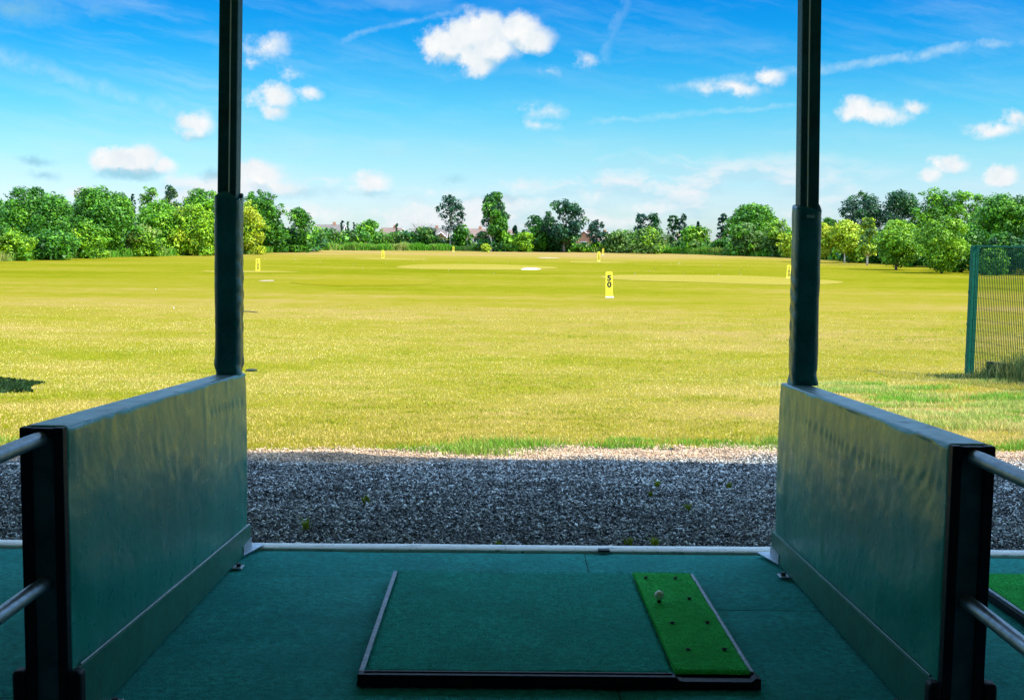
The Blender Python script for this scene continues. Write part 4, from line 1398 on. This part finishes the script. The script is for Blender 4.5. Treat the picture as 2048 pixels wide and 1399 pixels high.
# long grass at the foot of the trees
def verge():
    pts = [(-80, 526), (0, 521), (240, 515.5), (480, 508), (640, 500.5), (1000, 499), (1300, 502), (1560, 513), (1640, 519)]
    Vs, Fs, Cs = [], [], []; off = 0
    for (a, ya), (b_, yb) in zip(pts[:-1], pts[1:]):
        n = int((b_ - a) * 34)
        px = rng.uniform(a, b_, n); py = ya + (yb - ya) * (px - a) / (b_ - a)
        D = np.interp(px, [-80, 0, 240, 480, 640, 1000, 1300, 1560, 1640], [104, 109, 133, 156, 198, 212, 210, 187, 178]) + rng.exponential(1.5, n) + 1.5 * (fbm(px * .05, px * 0, 2) - .5)
        x = (px - CX) / FPX * D * 1.0037
        P = np.stack([x, D, ground_z(x, D)], -1)
        k = np.clip(rng.normal(.85, .25, n) + (fbm(px * .03, px * 0 + 3, 2) - .5), 0, 1)[:, None]
        c = (np.array([.40, .36, .10]) * (1 - k) + np.array([.10, .30, .012]) * k) * rng.uniform(.7, 1.2, (n, 1))
        h = rng.uniform(.25, 1.0, n) * np.interp(px, [0, 500, 700], [.95, .9, 1.3]) * (.6 + .8 * fbm(px * .06, px * 0 + 9, 3))
        V, F, C = blades(P, h, rng.uniform(.12, .30, n), c, .6)
        Vs.append(V); Fs.append(F + off); Cs.append(C); off += len(V)
    return np_mesh('long_grass', np.concatenate(Vs), np.concatenate(Fs), 3, {'Col': np.concatenate(Cs)})


tag(link('long_grass', verge(), MAT['blade']), 'rough long grass along the foot of the hedge and trees', 'grass', kind='stuff')


# ------------------------------------------------------------------ houses behind the hedge
def house(px, D, ridge, Wpx, wall, roofm, label, gable=False, rz=0, win=True, pitch=1.5, depth=7.0):
    d = ray(px, ridge); x = d[0] * D
    zg = float(ground_z(x, D)); Hr = ZC + d[2] * D - zg
    W = Wpx * D / FPX / 2
    root = empty('house', (x, D, zg), label, 'house', 'houses behind the hedge', rz)
    He = Hr - pitch
    mb = MB()
    if gable:   # gable wall faces the field
        mb.prism([(-W + .2, -.2), (W - .2, -.2), (W - .2, He), (0, Hr - .12), (-W + .2, He)], 'y', 0, depth)
    else:
        mb.prism([(0.2, -.2), (depth - .2, -.2), (depth - .2, He), (depth / 2, Hr - .12), (.2, He)], 'x', -W + .15, W - .15)
    mb.build('wall', MAT[wall], root)
    mb = MB()
    t_ = .16
    if gable:
        for s in (-1, 1):
            mb.prism([(0, Hr), (s * (W + .15), He - .15), (s * (W + .15), He - .15 - t_), (0, Hr - t_)], 'y', -.35, depth + .3)
    else:
        mb.prism([(depth / 2, Hr), (-.3, He - .12), (-.3, He - .12 - t_), (depth / 2, Hr - t_)], 'x', -W - .2, W + .2)
        mb.prism([(depth / 2, Hr), (depth + .3, He - .12), (depth + .3, He - .12 - t_), (depth / 2, Hr - t_)], 'x', -W - .2, W + .2)
    rfo = mb.build('roof', MAT[roofm], root)
    mb = MB(); mb.box(W * .3 - .3, W * .3 + .3, depth / 2 - .3, depth / 2 + .3, Hr - .5, Hr + .55, .02)
    if Wpx > 40: mb.build('chimney', MAT['brick'], rfo)
    if not gable:
        for s in (-1, 1):
            mb = MB()
            mb.prism([(-.32, He - .34), (depth / 2, Hr - .22), (depth + .32, He - .34), (depth + .32, He - .14), (depth / 2, Hr - .02), (-.32, He - .14)], 'x', s * (W + .205), s * (W + .235))
            mb.build('bargeboard', MAT['upvc'], rfo)
    else:
        mb = MB()
        mb.prism([(-W - .16, He - .33), (0, Hr - .2), (W + .16, He - .33), (W + .16, He - .13), (0, Hr), (-W - .16, He - .13)], 'y', -.385, -.355)
        mb.build('bargeboard', MAT['upvc'], rfo)
    if win:
        for wx in ((-W * .45, W * .45) if W > 3 else (0,)):
            zc = He - .95
            mb = MB()
            for q in ((-.62, .62, .48, .56), (-.62, .62, -.56, -.48), (-.62, -.54, -.48, .48), (.54, .62, -.48, .48), (-.03, .03, -.48, .48)):
                mb.box(wx + q[0], wx + q[1], -.06, .0 - .002, zc + q[2], zc + q[3])
            f = mb.build('window', MAT['upvc'], root)
            if not gable:
                for v in f.data.vertices: v.co.y += .2
            mb = MB(); mb.box(wx - .53, wx + .53, -.02, -.004, zc - .47, zc + .47)
            g = mb.build('pane', MAT['pane'], f)
            if not gable:
                for v in g.data.vertices: v.co.y += .2
    return root


house(655, 246, 448.5, 58, 'render', 'tile_grey', 'long low roof, leftmost house above the hedge')
house(774, 250, 455, 42, 'render', 'tile', 'brown roofed house with a white gable end', rz=R(-12))
house(862, 252, 455.5, 62, 'brick', 'tile_grey', 'brown roofed house behind the bare twigs')
house(882, 243, 463, 24, 'brick', 'tile', 'small brick gable with a white window beside the slender trunk', gable=True, depth=6, pitch=1.1)
house(953, 246, 457, 44, 'render', 'tile', 'hipped pinkish brown roof left of the columnar tree')
house(1012, 252, 459, 30, 'brick', 'tile', 'orange brown roof just right of the columnar tree')
house(1168, 244, 460, 44, 'brick', 'tile', 'gabled brick house beside the wide spreading tree', gable=True, rz=R(-14), pitch=1.9)
house(1217, 252, 464, 44, 'render', 'tile', 'brown roof right of the small blue green tree', gable=True, rz=R(20))
house(1352, 246, 470, 56, 'brick', 'tile_grey', 'low orange brick house under the narrow twin trees', pitch=.9)
house(1449, 246, 473, 34, 'brick', 'tile', 'pinkish house glimpsed left of the big round tree', gable=True)

# ------------------------------------------------------------------ sun and sky
SH = np.array([-.72, .30])          # ground shift of a shadow per metre of height
sun_v = Vector((-SH[0], -SH[1], 1.0)).normalized()   # towards the sun
sl = bpy.data.objects.new('sun', bpy.data.lights.new('sun', 'SUN')); col.objects.link(sl)
sl.data.energy = 4.1; sl.data.angle = R(.53); sl.data.color = (1.0, .92, .76)
sl.rotation_euler = sun_v.to_track_quat('Z', 'Y').to_euler()
sun_el = math.asin(sun_v.z); sun_az = math.atan2(sun_v.x, sun_v.y)

w = bpy.data.worlds.new('World'); sc.world = w; w.use_nodes = True
t = NT(w.node_tree)
bg = w.node_tree.nodes['Background']
sky = t.add('ShaderNodeTexSky', sky_type='NISHITA', sun_disc=False)
sky.sun_elevation = sun_el; sky.sun_rotation = sun_az
sky.altitude = 0; sky.air_density = 1.0; sky.dust_density = .3; sky.ozone_density = 4.0
G = t.add('ShaderNodeTexCoord').outputs['Generated']
sp = t.add('ShaderNodeSeparateXYZ'); t.l.new(G, sp.inputs[0])
vy = t.math('MAXIMUM', sp.outputs['Y'], .02)
u_ = t.math('DIVIDE', sp.outputs['X'], vy); v_ = t.math('DIVIDE', sp.outputs['Z'], vy)
cmb = t.add('ShaderNodeCombineXYZ'); t.l.new(u_, cmb.inputs[0]); t.l.new(v_, cmb.inputs[1])
uv = cmb.outputs[0]
TINT = [(-0.2, (0.405, 0.6, 0.692)), (0.0, (0.518, 0.652, 0.796)), (0.03, (0.534, 0.642, 0.796)), (0.07, (0.372, 0.634, 0.692)), (0.105, (0.17, 0.583, 0.692)), (0.15, (0.028, 0.455, 0.692)), (0.2, (0.0, 0.359, 0.692)), (0.25, (0.0, 0.343, 0.692)), (0.36, (4.928, 4.76, 4.144)), (1.0, (5.488, 5.264, 4.48))]  # sky above the view is brightened as added fill for the shaded bay
tint = t.ramp(t.maprange(sp.outputs['Z'], -.2, 1.0), [((p + .2) / 1.2, c) for p, c in TINT])
SKYMIX = (sky, tint)
skyc = t.mix(1.0, sky.outputs[0], tint, 'MULTIPLY')
# cumulus
warp = t.vmath('SUBTRACT', t.noise(uv, 30, 8, .66, out='Color'), (.5, .5, .5))
wuv = t.vmath('ADD', uv, t.vmath('MULTIPLY', warp, (.028, .020, 0)))


def field(ells, wuv=wuv):
    acc = None
    for (px, py, rx, ry, s) in ells:
        d = ray(px, py); sxx, syy = FPX / rx, FPX / ry
        ln = t.vmath('LENGTH', t.vmath('MULTIPLY_ADD', wuv, (sxx, syy, 0), (-d[0] * sxx, -d[2] * syy, 0)), out=1)
        e = t.math('MULTIPLY_ADD', ln, -s, s)
        acc = e if acc is None else t.math('MAXIMUM', acc, e)
    return acc


WH = [(888, 88, 62, 42, 1), (930, 66, 62, 42, 1), (968, 62, 66, 48, 1), (1032, 62, 64, 44, 1), (1062, 78, 54, 34, 1), (965, 98, 90, 42, 1), (955, 128, 52, 30, .8), (1092, 75, 30, 20, .45),
      (538, 92, 52, 30, .5), (510, 128, 22, 14, .3), (545, 192, 52, 36, .75), (548, 222, 34, 24, .6), (615, 184, 42, 20, .55), (590, 145, 32, 18, .25), (390, 246, 54, 32, .65),
      (232, 318, 56, 28, .9), (270, 318, 70, 32, 1), (322, 332, 44, 22, .8), (515, 350, 75, 34, .8), (560, 372, 70, 26, .55), (742, 362, 58, 30, .7), (1178, 122, 36, 18, .35), (1100, 145, 26, 14, .22),
      (1092, 222, 54, 18, .35), (1080, 248, 50, 14, .2), (1470, 178, 80, 18, .5), (1538, 158, 38, 24, .6), (1750, 226, 96, 26, .6), (1722, 212, 46, 26, .6), (1825, 216, 46, 17, .5),
      (1990, 258, 72, 22, .5), (2032, 240, 40, 20, .55), (1900, 328, 48, 24, .75), (1866, 350, 34, 15, .6), (2006, 352, 44, 28, .9), (165, 384, 46, 18, .7), (1050, 372, 66, 24, .35),
      (1190, 388, 44, 18, .3), (1310, 418, 70, 16, .45), (900, 388, 60, 12, .25), (1650, 400, 50, 14, .3), (620, 425, 120, 22, .45), (860, 432, 200, 18, .35), (1250, 440, 160, 16, .3)]
GY = [(70, 320, 60, 14, .36), (85, 348, 52, 16, .36), (262, 346, 92, 20, .6), (30, 20, 150, 46, .30), (205, 22, 60, 22, .2), (430, 355, 50, 22, .4), (905, 362, 40, 18, .25), (590, 384, 90, 18, .3), (745, 384, 66, 14, .3), (390, 272, 52, 14, .25), (1000, 398, 110, 14, .3)]
puff = t.noise(uv, 60, 7, .62)
dw = t.math('ADD', field(WH), t.math('MULTIPLY', t.math('SUBTRACT', puff, .5), .85))
cw = t.maprange(dw, -.02, .52, 0, 1, True)
dg = t.math('ADD', field(GY), t.math('MULTIPLY', t.math('SUBTRACT', puff, .5), .4))
cg = t.maprange(dg, .02, .45, 0, .75, True)
# cirrus streaks and condensation trails
cir = t.noise(t.vmath('MULTIPLY', t.vmath('ADD', uv, t.vmath('MULTIPLY', warp, (.05, .02, 0))), (3.5, 22, 1)), 1.6, 6, .6)
cir2 = t.noise(t.vmath('MULTIPLY', t.vmath('ADD', t.vmath('ADD', uv, t.vmath('MULTIPLY', t.vmath('DOT_PRODUCT', uv, (1, 0, 0), out=1), (0, .22, 0))), t.vmath('MULTIPLY', warp, (.03, .012, 0))), (5, 46, 1)), 1.2, 7, .62)
veil = t.maprange(t.noise(uv, 3.2, 3, .5), .35, .7)
cirm = t.math('ADD', t.math('MULTIPLY', t.maprange(cir, .46, .82, 0, 1, True), .15), t.math('MULTIPLY', t.math('MULTIPLY', t.maprange(cir2, .42, .75, 0, 1, True), .24), veil))


def trail(p0, p1, wpx, a):
    d0, d1 = ray(*p0), ray(*p1)
    A = np.array([d0[0], d0[2]]); B = np.array([d1[0], d1[2]]); L_ = np.linalg.norm(B - A); T_ = (B - A) / L_; N_ = np.array([-T_[1], T_[0]])
    s = t.vmath('DOT_PRODUCT', t.vmath('SUBTRACT', wuv, (A[0], A[1], 0)), (T_[0], T_[1], 0), out=1)
    n = t.math('ABSOLUTE', t.vmath('DOT_PRODUCT', t.vmath('SUBTRACT', wuv, (A[0], A[1], 0)), (N_[0], N_[1], 0), out=1))
    body = t.maprange(n, 0, wpx / FPX, a, 0, True)
    ends = t.math('MULTIPLY', t.maprange(s, 0, L_ * .12, 0, 1, True), t.maprange(s, L_ * .8, L_, 1, 0, True))
    return t.math('MULTIPLY', body, ends)


tr = t.math('MAXIMUM', trail((1290, 185), (2130, 70), 16, .42), trail((660, 90), (960, 8), 9, .22))
tr = t.math('MAXIMUM', tr, trail((-60, 92), (420, 245), 30, .26))
tr = t.math('MAXIMUM', tr, trail((1150, 245), (1700, 205), 10, .22))
tr = t.math('MAXIMUM', tr, trail((1205, 130), (1262, -30), 18, .16))
tr = t.math('MULTIPLY', tr, t.maprange(puff, .25, .6))
front = t.maprange(sp.outputs['Y'], .15, .4)
soft = t.math('MULTIPLY', t.math('MAXIMUM', cirm, tr), front)
BR = 4.15
dup_ = field(WH, t.vmath('ADD', wuv, (-.004, .011, 0)))
base_ = t.maprange(t.math('SUBTRACT', dup_, dw), -.05, .55, 0, 1, True)
bil = t.maprange(t.noise(t.vmath('ADD', uv, (.004, -.010, 0)), 50, 6, .62), .35, .68)
sh_ = t.math('MAXIMUM', base_, t.math('MULTIPLY', t.math('SUBTRACT', 1.0, bil), .45))
cl_w = t.mix(sh_, (BR * 1.03, BR * 1.03, BR * 1.03), (BR * .60, BR * .78, BR * .90))
c1 = t.mix(soft, skyc, (BR * .80, BR * .95, BR * 1.0))
lown = t.noise(t.vmath('MULTIPLY', t.vmath('ADD', wuv, (2.7, .3, 0)), (8, 24, 1)), 1.0, 7, .6)
lown2 = t.noise(t.vmath('MULTIPLY', t.vmath('ADD', wuv, (2.7, .308, 0)), (8, 24, 1)), 1.0, 7, .6)
lwin = t.math('MULTIPLY', t.maprange(v_, .0, .012, 0, 1, True), t.maprange(v_, .045, .085, 1, 0, True))
lwin = t.math('MULTIPLY', lwin, t.maprange(t.math('ABSOLUTE', t.math('ADD', u_, .02)), .22, .36, 1, .25, True))
c1 = t.mix(t.math('MULTIPLY', t.math('MULTIPLY', t.maprange(lown2, .47, .62, 0, 1, True), lwin), t.math('MULTIPLY', front, .55)), c1, (BR * .52, BR * .78, BR * .93))
c1 = t.mix(t.math('MULTIPLY', t.math('MULTIPLY', t.maprange(lown, .50, .64, 0, 1, True), lwin), t.math('MULTIPLY', front, .85)), c1, (BR * .96, BR * .97, BR * 1.0))
c2 = t.mix(t.math('MULTIPLY', cg, front), c1, (BR * .30, BR * .62, BR * .78))
c3 = t.mix(t.math('MULTIPLY', cw, front), c2, cl_w)
t.l.new(c3, bg.inputs['Color'])
bg.inputs['Strength'].default_value = .12

# ------------------------------------------------------------------ output
vs_ = sc.view_settings
sc.display_settings.display_device = 'sRGB'
vs_.view_transform = 'Standard'; vs_.look = 'None'; vs_.exposure = 0.95; vs_.gamma = 1.0
sc.cycles.max_bounces = 8
sc.cycles.diffuse_bounces = 4
sc.cycles.use_denoising = True
sc.render.resolution_x, sc.render.resolution_y = 1024, 699
